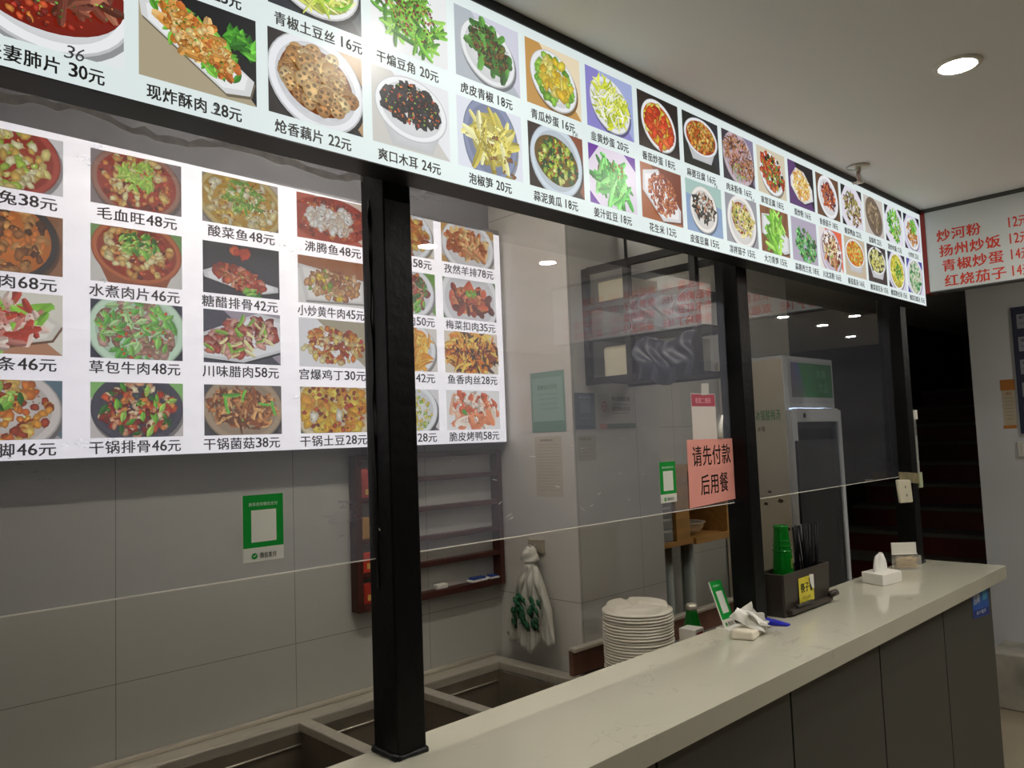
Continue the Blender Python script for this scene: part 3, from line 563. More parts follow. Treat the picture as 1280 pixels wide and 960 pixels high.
# ------------------------------------------------------------------ posts
def post(x0, x1, y0, y1, label, seal=True):
    t = thing('support_post', label, 'post', ((x0+x1)/2, (y0+y1)/2, 1.02), 'black steel posts of the counter screen')
    b = MB().box((x0, y0, 1.0205), (x1, y1, CEIL-.001)); b.build('tube', M_black, t, bevel=.003)
    s_ = MB(); rn = random.Random(int(x0*100)); ring = []
    for k in range(20):
        ring.append(rn.uniform(.003, .008))
    for (a, c, d, e) in ((x0, y0, x1, y0), (x1, y0, x1, y1), (x1, y1, x0, y1), (x0, y1, x0, y0)):
        s_.tube([(a+(d-a)*q/6, c+(e-c)*q/6, 1.024) for q in range(7)], [rn.uniform(.004, .008) for _ in range(7)], 6)
    s_.build('sealant_bead', M_blackmat, t)
    return t
p1 = post(.872, .938, 1.238, 1.316, 'thick black steel post nearest the camera standing on the worktop')
p2 = post(2.188, 2.252, 1.238, 1.316, 'middle black steel post, beside the dark chopstick box')
p3 = post(3.535, 3.603, 1.238, 1.316, 'farthest black steel post, at the end of the worktop')
sb = MB(); rn = random.Random(5)
zz = [1.33+.04*i for i in range(20)]
sb.tube([(.8705+rn.uniform(-.002, .001), 1.2845+rn.uniform(-.002, .002), z) for z in zz], [rn.uniform(.0008, .0032) for _ in zz], 6)
sb.build('sealant_run', M_blackmat, p1)
note(MB().tube([(.8695, 1.275, 1.44), (.8675, 1.2735, 1.444)], [.0018, .0012], 6).build('solder_speck', M_white, p1), 'small shiny white speck')

# ------------------------------------------------------------------ acrylic panes
def pane(x0, x1, label, lean=0, m=M_acr):
    t = thing('acrylic_pane', label, 'screen', ((x0+x1)/2, 1.29, 1.386), 'hazy acrylic panes above the counter')
    sh = MB().add([(x0, 1.2895, 1.386), (x1, 1.2895, 1.386), (x1, 1.2895+lean, 2.30), (x0, 1.2895+lean, 2.30)], [(0, 1, 2, 3)]).build('sheet', m, t)
    if sh.data.polygons[0].normal.y > 0: sh.data.flip_normals()
    MB().box((x0, 1.288, 1.3845), (x1, 1.291, 1.3865)).build('polished_edge', mat('acrylic_edge', 'e6e2d6', .25), t)
    return t
pa = pane(.02, .868, 'hazy acrylic pane left of the nearest post, in front of the bright menu')
pb = pane(.942, 2.184, 'hazy acrylic pane between the nearest and middle posts', -.005)
pc_ = pane(2.256, 3.531, 'hazy acrylic pane between the middle and far posts', -.004, M_acr_clear)
# torn strip of old adhesive along the top of the near pane
mb = MB(); rn = random.Random(11); xs = [.05+.018*i for i in range(46)]
lo = [2.120+.006*math.sin(x*23)+rn.uniform(-.006, .004) for x in xs]; hi = [l+rn.uniform(.009, .017) for l in lo]
for i in range(len(xs)-1):
    mb.add([(xs[i], 1.2872, lo[i]), (xs[i+1], 1.2872, lo[i+1]), (xs[i+1], 1.2872, hi[i+1]), (xs[i], 1.2872, hi[i])], [(0, 1, 2, 3)])
note(mb.build('adhesive_residue', mat('old_adhesive', 'e6dcc8', .8, var=.35, vscale=40, alpha=.6), pa), 'torn beige adhesive strip along the top')
# scratches
rn = random.Random(3)
for _ in range(18):
    x, z = rn.uniform(1.0, 1.75), rn.uniform(1.42, 1.6); a = rn.uniform(-.6, .5); L = rn.uniform(.004, .02)
    MB().tube([(x, 1.2888, z), (x+L*math.cos(a), 1.2888, z+L*math.sin(a))], .0004, 4).build('scratch_mark', M_paper, pb)

# ------------------------------------------------------------------ inner menu on the kitchen wall
im = thing('wall_menu_lightbox', 'glowing white picture menu on the kitchen wall behind the near panes', 'menu sign', (1.1, 2.16, 1.6))
IY = 2.12
MB().box((-.3, IY+.003, 1.598), (2.018, 2.198, 2.395)).build('frame', mat('aluminium_frame', '8c8c90', .4, metal=.6), im)
M_ip = mat('inner_lit_panel', 'd8d4d8', .35, emit='ecebf2', estr=INNER_GLOW)
tilt = lambda x: 2.376+(2.018-x)*.0186
mb = MB(); mb.add([(-.3, IY, 1.5995), (2.017, IY, 1.5995), (2.017, IY, 2.376), (-.3, IY, 2.412)], [(0, 1, 2, 3)]); mb.build('lit_panel', M_ip, im)
M_pic2 = print_mat('inner_backlit_print', INNER_GLOW*.92, .35)
icx = [(.315, .225), (.602, .227), (.886, .228), (1.175, .238), (1.455, .246), (1.735, .252)]
rows = [(2.242, .140), (2.042, .146), (1.848, .148), (1.647, .140)]
M_ink2 = mat('dark_ink', '2a2428', .6)
for ci, colm in enumerate(inner_cols()):
    x, wd = icx[ci]
    for ri, (lab, cap, spec) in enumerate(colm):
        z, ht = rows[ri]
        menu_photo(spec, lab, x, z, wd, ht, IY-.0004, im, M_pic2, 500+10*ci+ri)
        t = MB(); n = len(cap); wdt = min(.036*(n-3)+.03*2+.036, wd+.0)
        put_text(t, cap, (x+wd-wdt-(.010 if n < 7 else .004), IY-.0006, z-.040), U, V, wdt, .0325, .016)
        t.build('caption', M_ink2, im)

# ------------------------------------------------------------------ steam tables behind the counter
TZ = .823
tb1 = thing('steam_table', 'stainless steel steam table with open square wells behind the counter', 'steam table', (1.1, 1.75, 0))
xa, xb, ya, yb = .0, 1.985, 1.33, 2.185
rim = MB()
rim.box((xa, yb-.075, TZ-.03), (xb, yb, TZ)); rim.box((xa, ya, TZ-.03), (xb, ya+.05, TZ)); rim.box((xb-.055, ya+.05, TZ-.03), (xb, yb-.075, TZ)); rim.box((xa, ya+.05, TZ-.03), (xa+.05, yb-.075, TZ))
rim.build('rim', M_steel, tb1, bevel=.004)
MB().box((xa, yb-.004, TZ), (xb, yb+.012, TZ+.012)).build('back_lip', M_steel, tb1, bevel=.003)
divs = [.30, .715, 1.15, 1.56]
divs = [.28, .73, 1.165, 1.565]
for d in divs: MB().box((d-.02, ya+.05, TZ-.025), (d+.02, yb-.075, TZ-.001)).build('divider', M_steel, tb1, bevel=.003)
ed = [xa+.05]+[d for d in divs]+[xb-.055]
for i in range(len(ed)-1):
    x0, x1 = ed[i]+.012, ed[i+1]-.012; y0, y1 = ya+.055, yb-.078; t = .004; zb = TZ-.32
    wl = MB()
    wl.box((x0, y1-t, zb), (x1, y1, TZ-.026)); wl.box((x0, y0, zb), (x1, y0+t, TZ-.026)); wl.box((x0, y0+t, zb), (x0+t, y1-t, TZ-.026)); wl.box((x1-t, y0+t, zb), (x1, y1-t, TZ-.026)); wl.box((x0, y0, zb-.004), (x1, y1, zb))
    wl.build('well', M_steel_in, tb1)
    sl = MB(); sl.tube([(x0+.004, y1-.006, TZ-.06), (x1-.004, y1-.006, TZ-.06)], .003, 6); sl.build('ledge', M_steel, tb1)
for sx in (xa+.05, xb-.05):
    for sy in (ya+.05, yb-.05): MB().tube([(sx, sy, 0), (sx, sy, TZ-.03)], .02, 10).build('leg', M_steel, tb1)
tb2 = thing('prep_table', 'brownish steel prep bench with raised back lip in front of the tiled column', 'prep table', (2.6, 1.55, 0))
MB().box((2.0, 1.335, TZ-.03), (3.45, 1.775, TZ-.004)).build('top', M_brown_in, tb2, bevel=.003)
MB().box((1.955, 1.778, TZ+.002), (3.45, 1.796, .905)).build('back_lip', M_brown_in, tb2)
MB().box((1.955, 1.768, .900), (3.45, 1.797, .914)).build('lip_rail', M_steel, tb2, bevel=.003)
for sx in (2.06, 3.39):
    for sy in (1.38, 1.73): MB().tube([(sx, sy, 0), (sx, sy, TZ-.03)], .02, 10).build('leg', M_steel, tb2)

# ------------------------------------------------------------------ plates
def plate_mesh():
    n, rr = 84, [0, .12, .2, .3, .4, .5, .6, .7, .78, .84, .885, .915, .94, .985, 1.0]
    vs = []; fs = []; Rr = .114
    def hgt(r, t):
        if r > .93: return .004
        base = .023 if r < .84 else .023-(r-.84)/.09*.018
        if r < .88:
            x, y = r*math.cos(t), r*math.sin(t)
            for a in (1.05, 3.15, 5.0):
                d = abs(-x*math.sin(a)+y*math.cos(a)); al = x*math.cos(a)+y*math.sin(a)
                if al > -.03 and d < .13: base -= .020*(1-(d/.13)**2)*(1 if r < .8 else (.88-r)/.08)
        return base
    for i, r in enumerate(rr):
        for k in range(n):
            t = 2*PI*k/n; vs.append((Rr*r*math.cos(t), Rr*r*math.sin(t), hgt(r, t)))
    for i in range(len(rr)-1):
        for k in range(n): fs.append((i*n+k, i*n+(k+1) % n, (i+1)*n+(k+1) % n, (i+1)*n+k))
    o = len(vs)
    for k in range(n):
        t = 2*PI*k/n; vs.append((Rr*1.0*math.cos(t), Rr*math.sin(t), -.0035))
    for k in range(n):
        t = 2*PI*k/n; vs.append((Rr*.965*math.cos(t), Rr*.965*math.sin(t), -.0035))
    q = (len(rr)-1)*n
    for k in range(n):
        k2 = (k+1) % n; fs.append((q+k, q+k2, o+k2, o+k)); fs.append((o+k, o+k2, o+n+k2, o+n+k))
    m = MB(); m.add(vs, fs, True); return m
ORD = ['topmost', 'second', 'third', 'fourth', 'fifth', 'sixth', 'seventh', 'eighth', 'ninth', 'tenth', 'eleventh', 'twelfth', 'thirteenth', 'fourteenth', 'fifteenth', 'sixteenth', 'seventeenth', 'eighteenth', 'nineteenth', 'lowest']
PX, PY = 2.085, 1.605
pl0 = plate_mesh().build('divided_plate', M_plate)
rn = random.Random(8)
for i in range(20):
    o = pl0 if i == 0 else pl0.copy()
    if i: COL.objects.link(o)
    o.location = (PX+rn.uniform(-.0012, .0012), PY+rn.uniform(-.0012, .0012), TZ-.0003+.0035+.00925*(19-i))
    tag(o, ('topmost cream divided plate of the stack, its three upturned wells showing' if i == 0 else ORD[i]+' cream divided plate '+('from the top of' if i < 19 else 'at the bottom of')+' the stack behind the worktop'), 'plate', 'cream divided plates in the stack')

# crumpled white cloth, red and white box, green bottle behind the worktop
def lump(c, sx, sy, sz, seed, n=22, rough=.22):
    rn = random.Random(seed); ph = [(rn.uniform(1, 4), rn.uniform(1, 4), rn.uniform(0, 6)) for _ in range(7)]
    vs = []; fs = []
    for i in range(n+1):
        for k in range(n):
            v = i/n*PI/2; t = 2*PI*k/n; q = 1+rough*sum(math.sin(a*t+b*v*3+p) for a, b, p in ((round(a), b, p) for a, b, p in ph))/3
            vs.append((c[0]+sx*math.sin(v)*math.cos(t)*q, c[1]+sy*math.sin(v)*math.sin(t)*q, c[2]+sz*math.cos(v)*(q if i < n else 0)))
    for i in range(n):
        for k in range(n): fs.append((i*n+k, i*n+(k+1) % n, (i+1)*n+(k+1) % n, (i+1)*n+k))
    m = MB(); m.add(vs, fs, True); return m
tag(lump((1.83, 1.445, TZ+.002), .095, .05, .122, 4, 22, .1).build('folded_cloth', M_paper), 'crumpled white cloth behind the worktop beside the plate stack', 'cloth')
bx = thing('carton', 'small red and white carton behind the plate stack', 'box', (2.27, 1.545, TZ-.004))
mb = MB(); mb.box((2.20, 1.47, TZ-.0035), (2.258, 1.53, .970), rot=.1); mb.build('body', M_paper, bx, bevel=.002)
mb = MB(); mb.box((2.206, 1.4687, .89), (2.25, 1.4697, .960), rot=.1, piv=(2.229, 1.5)); note(mb.build('label_patch', mat('carton_red', 'a8362c', .6), bx), 'red printed panel')
gb = thing('sauce_bottle', 'small green bottle with steel cap behind the worktop', 'bottle', (2.40, 1.61, TZ-.004))
MB().lathe((2.40, 1.61, TZ-.0035), [(.03, 0), (.032, .004), (.031, .10), (.0305, .105)], 28).build('base', mat('bottle_brown', '6a5a34', .3), gb)
MB().lathe((2.40, 1.61, TZ-.0035), [(.0305, .105), (.029, .112), (.020, .155), (.019, .165)], 28).build('body', M_glassy_green, gb)
MB().lathe((2.40, 1.61, TZ-.0035), [(.0195, .165), (.021, .168), (.021, .178), (.017, .186), (0, .187)], 28).build('cap', M_steel, gb)

# ------------------------------------------------------------------ dark red wooden wall rack and what is on it
wr = thing('wall_rack', 'dark red wooden wall rack with open shelves under the kitchen menu', 'shelf', (1.7, 2.17, 1.08))
ra, rb, rz0, rz1, ry0, ry1 = 1.385, 2.022, 1.078, 1.575, 2.158, 2.199
for nm, a, b in (('side', (ra, ry0, rz0), (ra+.022, ry1, rz1)), ('side', (rb-.022, ry0, rz0), (rb, ry1, rz1)), ('upright', (1.475, ry0, rz0+.02), (1.493, ry1, rz1-.02)), ('bottom_board', (ra+.022, ry0, rz0), (rb-.022, ry1, rz0+.022)), ('top_board', (ra+.022, ry0, rz1-.02), (rb-.022, ry1, rz1))):
    MB().box(a, b).build(nm, M_wood_r, wr, bevel=.002)
for z in (1.185, 1.272, 1.372, 1.475): MB().box((1.493, ry0+.002, z), (rb-.022, ry1, z+.016)).build('shelf_board', M_wood_r, wr, bevel=.002)
for z in (1.185, 1.29, 1.42): MB().box((ra+.022, ry0+.002, z), (1.475, ry1, z+.014)).build('small_board', M_wood_r, wr, bevel=.002)
for i, (z0, z1, c, lab) in enumerate(((1.1005, 1.165, 'a02a1c', 'red packet with a yellow print in the lowest left slot of the wall rack'), (1.1995, 1.262, 'c03a26', 'red and white packet in the second lowest left slot of the wall rack'), (1.3045, 1.375, 'c89a58', 'tan packet in the middle left slot of the wall rack'), (1.4345, 1.53, 'b04a44', 'faded red packet in the top left slot of the wall rack'))):
    t = thing('packet', lab, 'packet', (1.44, 2.15, z0), 'packets in the left slots of the wall rack')
    MB().box((1.408, 2.1605, z0), (1.470, 2.185, z1)).build('pouch', mat('packet_'+c, c, .5, var=.1), t, bevel=.004)
    if i != 2: MB().box((1.422, 2.1597, z0+.012), (1.455, 2.1604, z0+.03)).build('print_patch', mat('packet_print', 'd8b060' if i == 0 else 'd8c8b8', .5), t)
tag(MB().box((1.705, 2.165, 1.1005), (1.755, 2.19, 1.118)).build('eraser', M_white, None, bevel=.004), 'small white block lying on the bottom board of the wall rack', 'block')
for (x0, x1, h, lab) in ((1.862, 1.94, .016, 'flat blue and white packet on the rack bottom board, the left of two'), (1.952, 1.998, .014, 'flat blue and white packet on the rack bottom board, tucked in the right corner')):
    t = thing('flat_packet', lab, 'packet', ((x0+x1)/2, 2.15, 1.1005), 'flat blue and white packets on the wall rack')
    MB().box((x0, 2.162, 1.1005), (x1, 2.195, 1.1005+h*.55)).build('pouch', M_paper, t, bevel=.003)
    MB().box((x0+.008, 2.1635, 1.1005+h*.55), (x1-.01, 2.193, 1.1005+h)).build('print_band', mat('packet_blue', '2a4a9a', .5), t, bevel=.002)

# ------------------------------------------------------------------ bunch of carrier bags on the column side
bg = thing('carrier_bag_bunch', 'bunch of white plastic carrier bags with green print hanging on the column', 'bags', (2.0, 1.97, 1.2))
MB().box((2.016, 1.955, 1.20), (2.029, 2.03, 1.25)).build('hook_plate', mat('hook_plate', 'a49c8c', .4), bg, bevel=.004)
MB().tube([(2.018, 1.99, 1.225), (1.995, 1.99, 1.222), (1.985, 1.99, 1.232)], .004, 8).build('hook', M_steel, bg)
kn = lump((1.985, 1.99, 1.18), .03, .034, .045, 9, 18, .15); kn.tube([(1.985, 1.99, 1.181), (1.985, 1.99, 1.165)], [.03, .012], 12); kn.build('knot', M_bag, bg)
def bag_leaf(yc0, yc1, w0, w1, z0, z1, xo, seed):
    rn = random.Random(seed); n, m = 20, 16; vs = []; fs = []
    for i in range(n+1):
        q = i/n; zc = z0+(z1-z0)*q; wq = w0+(w1-w0)*min(1, (q*1.7)**.8); yc = yc0+(yc1-yc0)*q
        for k in range(m+1):
            s_ = k/m*2-1; fold = .010*math.sin(s_*7+seed)*(1-.3*q)+.006*math.sin(s_*15+q*3+seed)
            ztrim = zc-(.02*math.sin(s_*3+seed)*q)
            vs.append((xo-.012*q+fold, yc+s_*wq, ztrim))
    for i in range(n):
        for k in range(m): a = i*(m+1)+k; fs.append((a, a+1, a+m+2, a+m+1))
    mb = MB(); mb.add(vs, fs, True); return mb
M_bagprint = mat('bag_print_green', '0f5a34', .5, var=.3, vscale=30)
for (yc0, yc1, w0, w1, z0, z1, xo, sd) in ((1.995, 2.06, .01, .055, 1.172, .905, 1.985, 1), (1.985, 1.99, .014, .055, 1.17, .885, 1.968, 2), (1.975, 1.925, .01, .055, 1.172, .915, 1.98, 3)):
    lf = bag_leaf(yc0, yc1, w0, w1, z0, z1, xo, sd); o = lf.build('bag', M_bag, bg)
    sm = o.modifiers.new('solid', 'SOLIDIFY'); sm.thickness = .0015
    pr_ = MB(); rr_ = random.Random(sd)
    for _ in range(16):
        y = yc0+(yc1-yc0)*.6+rr_.uniform(-.024, .024); z = rr_.uniform(.955, 1.055)
        pr_.tube([(xo-.03, y-.008, z-.012), (xo-.031, y, z+.006), (xo-.03, y+.008, z+.016)], [.003, .0075, .003], 6)
    pr_.build('green_print', M_bagprint, o)
    hd = MB()
    for s_ in (-1, 1):
        hd.tube([(1.98, 1.985+(yc0-1.985)+s_*.006, 1.17), (xo-.012, yc0+(yc1-yc0)*.25+s_*w1*.35, 1.11), (xo-.014, yc0+(yc1-yc0)*.45+s_*w1*.55, 1.045)], [.005, .011, .003], 8)
    hd.build('handle_strap', M_bag, o)

# ------------------------------------------------------------------ stickers and notes on the acrylic
VY = 1.2868
def card_mesh(mb, x0, x1, z0, z1, y, c, d=0):
    mb.add([(x0, y-d, z0), (x1, y-d, z0), (x1, y-d, z1), (x0, y-d, z1)], [(0, 1, 2, 3)], col=[lin(c)]*4)
M_print = print_mat('printed_sheet')
def pay_sticker(x0, x1, z0, z1, label, y=VY):
    """green mobile payment sticker; the code square is left blank"""
    t = thing('payment_sticker', label, 'sticker', ((x0+x1)/2, y, z0), 'green payment stickers on the acrylic')
    w_, h_ = x1-x0, z1-z0; mb = MB()
    card_mesh(mb, x0, x1, z0, z1, y, 'd8d8d0'); card_mesh(mb, x0, x1, z0+h_*.21, z1, y, '0b8f33', .0002)
    card_mesh(mb, x0+w_*.2, x1-w_*.18, z0+h_*.29, z1-h_*.23, y, 'dcdcd2', .0004)
    put_text(mb, '推荐使用微信支付', (x0+w_*.14, y-.0005, z1-h_*.17), U, V, w_*.72, h_*.055, .005, lin('c8e8cc'))
    put_text(mb, '微信支付', (x0+w_*.40, y-.0005, z0+h_*.045), U, V, w_*.42, h_*.085, .01, lin('3c4038'))
    n = 20; cx, cz, r_ = x0+w_*.27, z0+h_*.085, w_*.075
    mb.add([(cx+r_*math.cos(2*PI*k/n), y-.0005, cz+r_*.95*math.sin(2*PI*k/n)) for k in range(n)], [tuple(range(n))], col=[lin('0b8f33')]*n)
    q = [(-.5, .05), (-.15, -.3), (.6, .4), (.5, .5), (-.15, -.1), (-.4, .15)]
    mb.add([(cx+a*r_, y-.0007, cz+b*r_) for a, b in q], [tuple(range(6))], col=[lin('e8f0e4')]*6)
    mb.build('printed_card', M_print, t)
    return t
pay_sticker(.602, .676, 1.412, 1.525, 'green payment sticker on the near acrylic pane, left of the thick post')
pay_sticker(1.80, 1.876, 1.414, 1.527, 'narrow green payment sticker on the middle pane beside the pink note')
t = thing('payment_notice', 'white notice with pink header taped above the pink note on the pane', 'notice', (2.04, VY, 1.584))
mb = MB(); card_mesh(mb, 1.974, 2.104, 1.575, 1.72, VY, 'cfc6c0'); card_mesh(mb, 1.976, 2.102, 1.682, 1.718, VY, 'a84858', .0002)
put_text(mb, '收款二维码', (1.995, VY-.0004, 1.69), U, V, .085, .018, .01, lin('e0a0a8'))
mb.build('printed_card', M_print, t)
tp = MB(); tp.add([(2.03, VY-.0006, 1.715), (2.07, VY-.0006, 1.717), (2.072, VY-.0006, 1.752), (2.032, VY-.0006, 1.75)], [(0, 1, 2, 3)]); tp.build('tape', mat('clear_tape', 'b8b6b0', .3), t)
t = thing('pink_note', 'pink paper note with large black characters taped to the middle pane', 'notice', (2.065, VY, 1.39))
mb = MB(); mb.add([(1.936, VY-.0008, 1.388), (2.19, VY-.0008, 1.398), (2.195, VY-.0008, 1.583), (1.94, VY-.0008, 1.585)], [(0, 1, 2, 3)], col=[lin('e59c90')]*4)
put_text(mb, '请先付款', (1.962, VY-.0012, 1.505), (1, 0, .01), V, .213, .06, .012, lin('241412'))
put_text(mb, '后用餐', (1.998, VY-.0012, 1.420), (1, 0, .02), V, .155, .06, .012, lin('241412'))
mb.build('paper', M_print, t)
tag(MB().tube([(2.118, 1.285, 1.585), (2.121, 1.2845, 1.62), (2.136, 1.284, 1.655)], [.008, .007, .003], 8).build('plastic_tube', M_white), 'small bent white plastic tube stuck beside the pink header notice', 'tube')

# ------------------------------------------------------------------ papers on the column
def wall_paper(name, label, cat, corner, Uv, w_, h_, paint):
    t = thing(name, label, cat, corner); mb = MB(); o = Vector(corner); Uv = Vector(Uv); n = Uv.cross(V)
    def rect(a0, a1, b0, b1, c, d):
        mb.add([o+Uv*(a*w_)+V*(b*h_)+n*d for a, b in ((a0, b0), (a1, b0), (a1, b1), (a0, b1))], [(0, 1, 2, 3)], col=[lin(c)]*4)
    def text(s_, a, b, ww, hh, c): put_text(mb, s_, o+Uv*(a*w_)+V*(b*h_)+n*.0012, Uv, V, ww*w_, hh*h_, .008, lin(c))
    paint(rect, text); mb.build('sheet', M_print, t); return t
def poster_green(rect, text):
    rect(0, 1, 0, 1, '6f8f86', .0004); rect(.06, .94, .05, .9, '86a39a', .0006); rect(.02, .98, .0, .18, '5f8478', .0008)
    text('健康证公示栏', .2, .7, .6, .08, '3c5a54')
    for k in range(4): rect(.2+.02*k, .8, .62-.08*k, .63-.08*k, '6a857e', .001)
wall_paper('poster', 'grey green poster on the side of the tiled column', 'poster', (2.0285, 1.995, 1.628), (0, -1, 0), .165, .214, poster_green)
def doc(rect, text):
    rect(0, 1, 0, 1, 'c0b8a6', .0004); text('管理制度', .2, .92, .5, .035, '5a5448')
    for k in range(16): rect(.1, .9-.13*(k % 3 == 2), .86-.05*k, .866-.05*k, '98907e', .0007)
wall_paper('document', 'pale typed document below the grey green poster on the column', 'document', (2.0285, 1.985, 1.40), (0, -1, 0), .13, .212, doc)
def poster_blue(rect, text):
    rect(0, 1, 0, 1, '62707e', .0004); rect(.25, .75, .45, .8, '76848e', .0006); text('食品安全', .2, .84, .6, .08, 'a8b2ba'); rect(.05, .95, .03, .1, '4c6670', .0006); rect(.3, .7, .3, .31, '9aa6ae', .0007)
wall_paper('poster', 'small slate blue poster on the front of the tiled column', 'poster', (2.04, 1.7985, 1.632), (1, 0, 0), .108, .127, poster_blue)
def nosmoke(rect, text):
    rect(0, 1, 0, 1, 'b4b2aa', .0004); rect(.02, .3, .3, .95, 'aaa8a0', .0006)
    text('禁止吸烟区域', .36, .78, .5, .13, '4c4a48'); text('NO SMOKING', .4, .66, .42, .05, '6a6866'); text('请勿靠近灶台', .36, .5, .5, .13, '4c4a48'); rect(.4, .8, .42, .44, '8a8884', .0007)
    rect(.02, .22, .0, .14, 'b08078', .0006); rect(.22, 1, .0, .14, '66786f', .0006)
t = wall_paper('no_smoking_sign', 'pale sign with a red ring symbol on the column front', 'sign', (2.165, 1.7985, 1.632), (1, 0, 0), .215, .128, nosmoke)
mb = MB(); n = 24
for k in range(n):
    a, b = 2*PI*k/n, 2*PI*(k+1)/n
    mb.add([(2.2+r_*math.cos(q)*.8, 1.797, 1.712+r_*1.1*math.sin(q)) for r_, q in ((.017, a), (.017, b), (.013, b), (.013, a))], [(0, 1, 2, 3)])
mb.box((2.189, 1.7968, 1.711), (2.211, 1.7972, 1.714)); mb.build('ring_symbol', mat('sign_red', 'a84038', .5), t)
def memo(rect, text):
    rect(0, 1, 0, 1, 'a8a89c', .0004); text('检查记录', .15, .8, .6, .12, '6c6c64')
    for k in range(4): rect(.1, .85, .6-.14*k, .615-.14*k, '8c8c82', .0006)
wall_paper('memo', 'small faded memo sheet under the slate blue poster', 'paper', (2.045, 1.7985, 1.522), (1, 0, 0), .1, .088, memo)

# ------------------------------------------------------------------ black rack with packages beside the column
rk = thing('black_rack', 'black hanging rack with two tiers behind the middle pane', 'rack', (2.25, 1.55, 1.78))
x0, x1 = 2.10, 2.34
for y in (1.772, 1.59, 1.33): MB().box((x0, y, 1.785), (x0+.022, y+.022, 2.195)).build('upright', M_blackmat, rk)
for y in (1.772, 1.33): MB().box((x1, y, 1.785), (x1+.022, y+.022, 2.195)).build('upright', M_blackmat, rk)
for z in (1.785, 1.935, 2.045, 2.175):
    MB().box((x0+.002, 1.352, z), (x0+.02, 1.772, z+.024)).build('front_rail', M_blackmat, rk); MB().box((x1+.002, 1.352, z), (x1+.02, 1.772, z+.024)).build('back_rail', M_blackmat, rk)
for z in (1.787, 1.937, 2.047): MB().box((x0+.02, 1.352, z+.006), (x1+.002, 1.772, z+.012)).build('tray', M_blackmat, rk)
for y in (1.772, 1.33): MB().tube([(x1+.011, y+.011, 2.195), (x1+.011, y+.011, CEIL-.001)], .006, 8).build('hanger_rod', M_blackmat, rk)
M_kraft = mat('cream_carton', 'b8b096', .6, var=.1)
tag(MB().box((2.13, 1.61, 2.0595), (2.30, 1.745, 2.145)).build('tub', M_kraft, None, bevel=.006), 'cream carton on the upper tier of the black rack', 'box')
tag(MB().box((2.128, 1.62, 1.7995), (2.28, 1.735, 1.915)).build('foam_box', mat('foam_white', 'd8d2ba', .8, var=.1), None, bevel=.012, seg=3), 'cream foam box in the lower left bay of the black rack', 'box')
tag(MB().box((2.13, 1.41, 1.7995), (2.3, 1.57, 1.915)).build('paper_box', mat('drab_box', '9a9684', .7, var=.15), None, bevel=.008), 'drab beige box in the lower right bay of the black rack', 'box')
def wavy(c, sx, sy, sz, seed):
    vs = []; fs = []; n, m = 26, 30
    for i in range(n+1):
        for k in range(m+1):
            a, b = i/n, k/m
            vs.append((c[0]-sx*(.5+.5*math.sin(PI*a))*(.6+.4*math.sin(b*21+2.2*math.sin(a*4+seed))), c[1]+sy*(b-.5)+.01*math.sin(a*9+seed), c[2]+sz*(a-.5)+.012*math.sin(b*8+seed)))
    for i in range(n):
        for k in range(m): q = i*(m+1)+k; fs.append((q, q+1, q+m+2, q+m+1))
    mb = MB(); mb.add([(v[0], v[1], v[2]) for v in vs], fs, True); return mb
for (c, sx, sy, sz, sd, lab) in (((2.085, 1.44, 1.84), .03, .22, .14, 1, 'wrinkled dark plastic sheet over the lower tier of the black rack'), ((2.085, 1.45, 2.0), .025, .24, .1, 2, 'wrinkled dark plastic sheet draped from the upper tier of the black rack')):
    o = tag(wavy(c, sx, sy, sz, sd).build('plastic_sheet', M_darkbag), lab, 'plastic sheet', 'dark plastic sheets on the rack'); s_ = o.modifiers.new('solid', 'SOLIDIFY'); s_.thickness = .002

# ------------------------------------------------------------------ plywood wall shelf beyond the column
ps = thing('plywood_cabinet', 'open plywood wall cabinet beyond the tiled column', 'cabinet', (3.0, 2.05, 1.12))
yF, yB = 1.93, 2.198
for nm, a, b in (('bottom_board', (2.70, yF, 1.135), (3.20, yB, 1.155)), ('top_board', (2.70, yF, 1.44), (3.20, yB, 1.46)), ('side', (2.68, yF, 1.135), (2.70, yB, 1.46)), ('side', (3.20, yF, 1.135), (3.22, yB, 1.46)), ('back_panel', (2.70, yB-.012, 1.155), (3.20, yB, 1.44)), ('partition', (2.80, yF, 1.155), (2.90, yF+.02, 1.44)), ('lip', (2.92, yF-.015, 1.13), (3.19, yF, 1.158))):
    MB().box(a, b).build(nm, M_ply, ps, bevel=.0015)
dr = thing('drawer_organiser', 'small white plastic drawer organiser in the plywood cabinet', 'organiser', (2.75, 2.0, 1.155))
MB().box((2.708, yF+.02, 1.1555), (2.796, yF+.2, 1.345)).build('shell', M_white, dr)
for k in range(4): MB().box((2.712, yF+.012, 1.160+.047*k), (2.792, yF+.02, 1.200+.047*k)).build('drawer', mat('smoky_drawer', '8a8a88', .25), dr, bevel=.003)
bw = tag(MB().lathe((3.01, 2.045, 1.1555), [(.045, 0), (.07, .01), (.09, .03), (.098, .052), (.103, .054), (.103, .057), (.096, .055), (.088, .032), (.068, .014), (0, .008)], 36).build('steel_bowl', M_steel), 'stainless steel bowl on the plywood cabinet shelf', 'bowl')
t = thing('blue_packet', 'dark blue printed packet standing behind the steel bowl', 'packet', (3.05, 2.165, 1.155))
MB().box((2.98, 2.155, 1.1555), (3.10, 2.182, 1.285)).build('pouch', mat('packet_navy', '1c2470', .4), t, bevel=.004)
mb = MB(); put_text(mb, '食用盐', (3.0, 2.1545, 1.24), U, V, .07, .022, .01); mb.build('lettering', M_white, t)
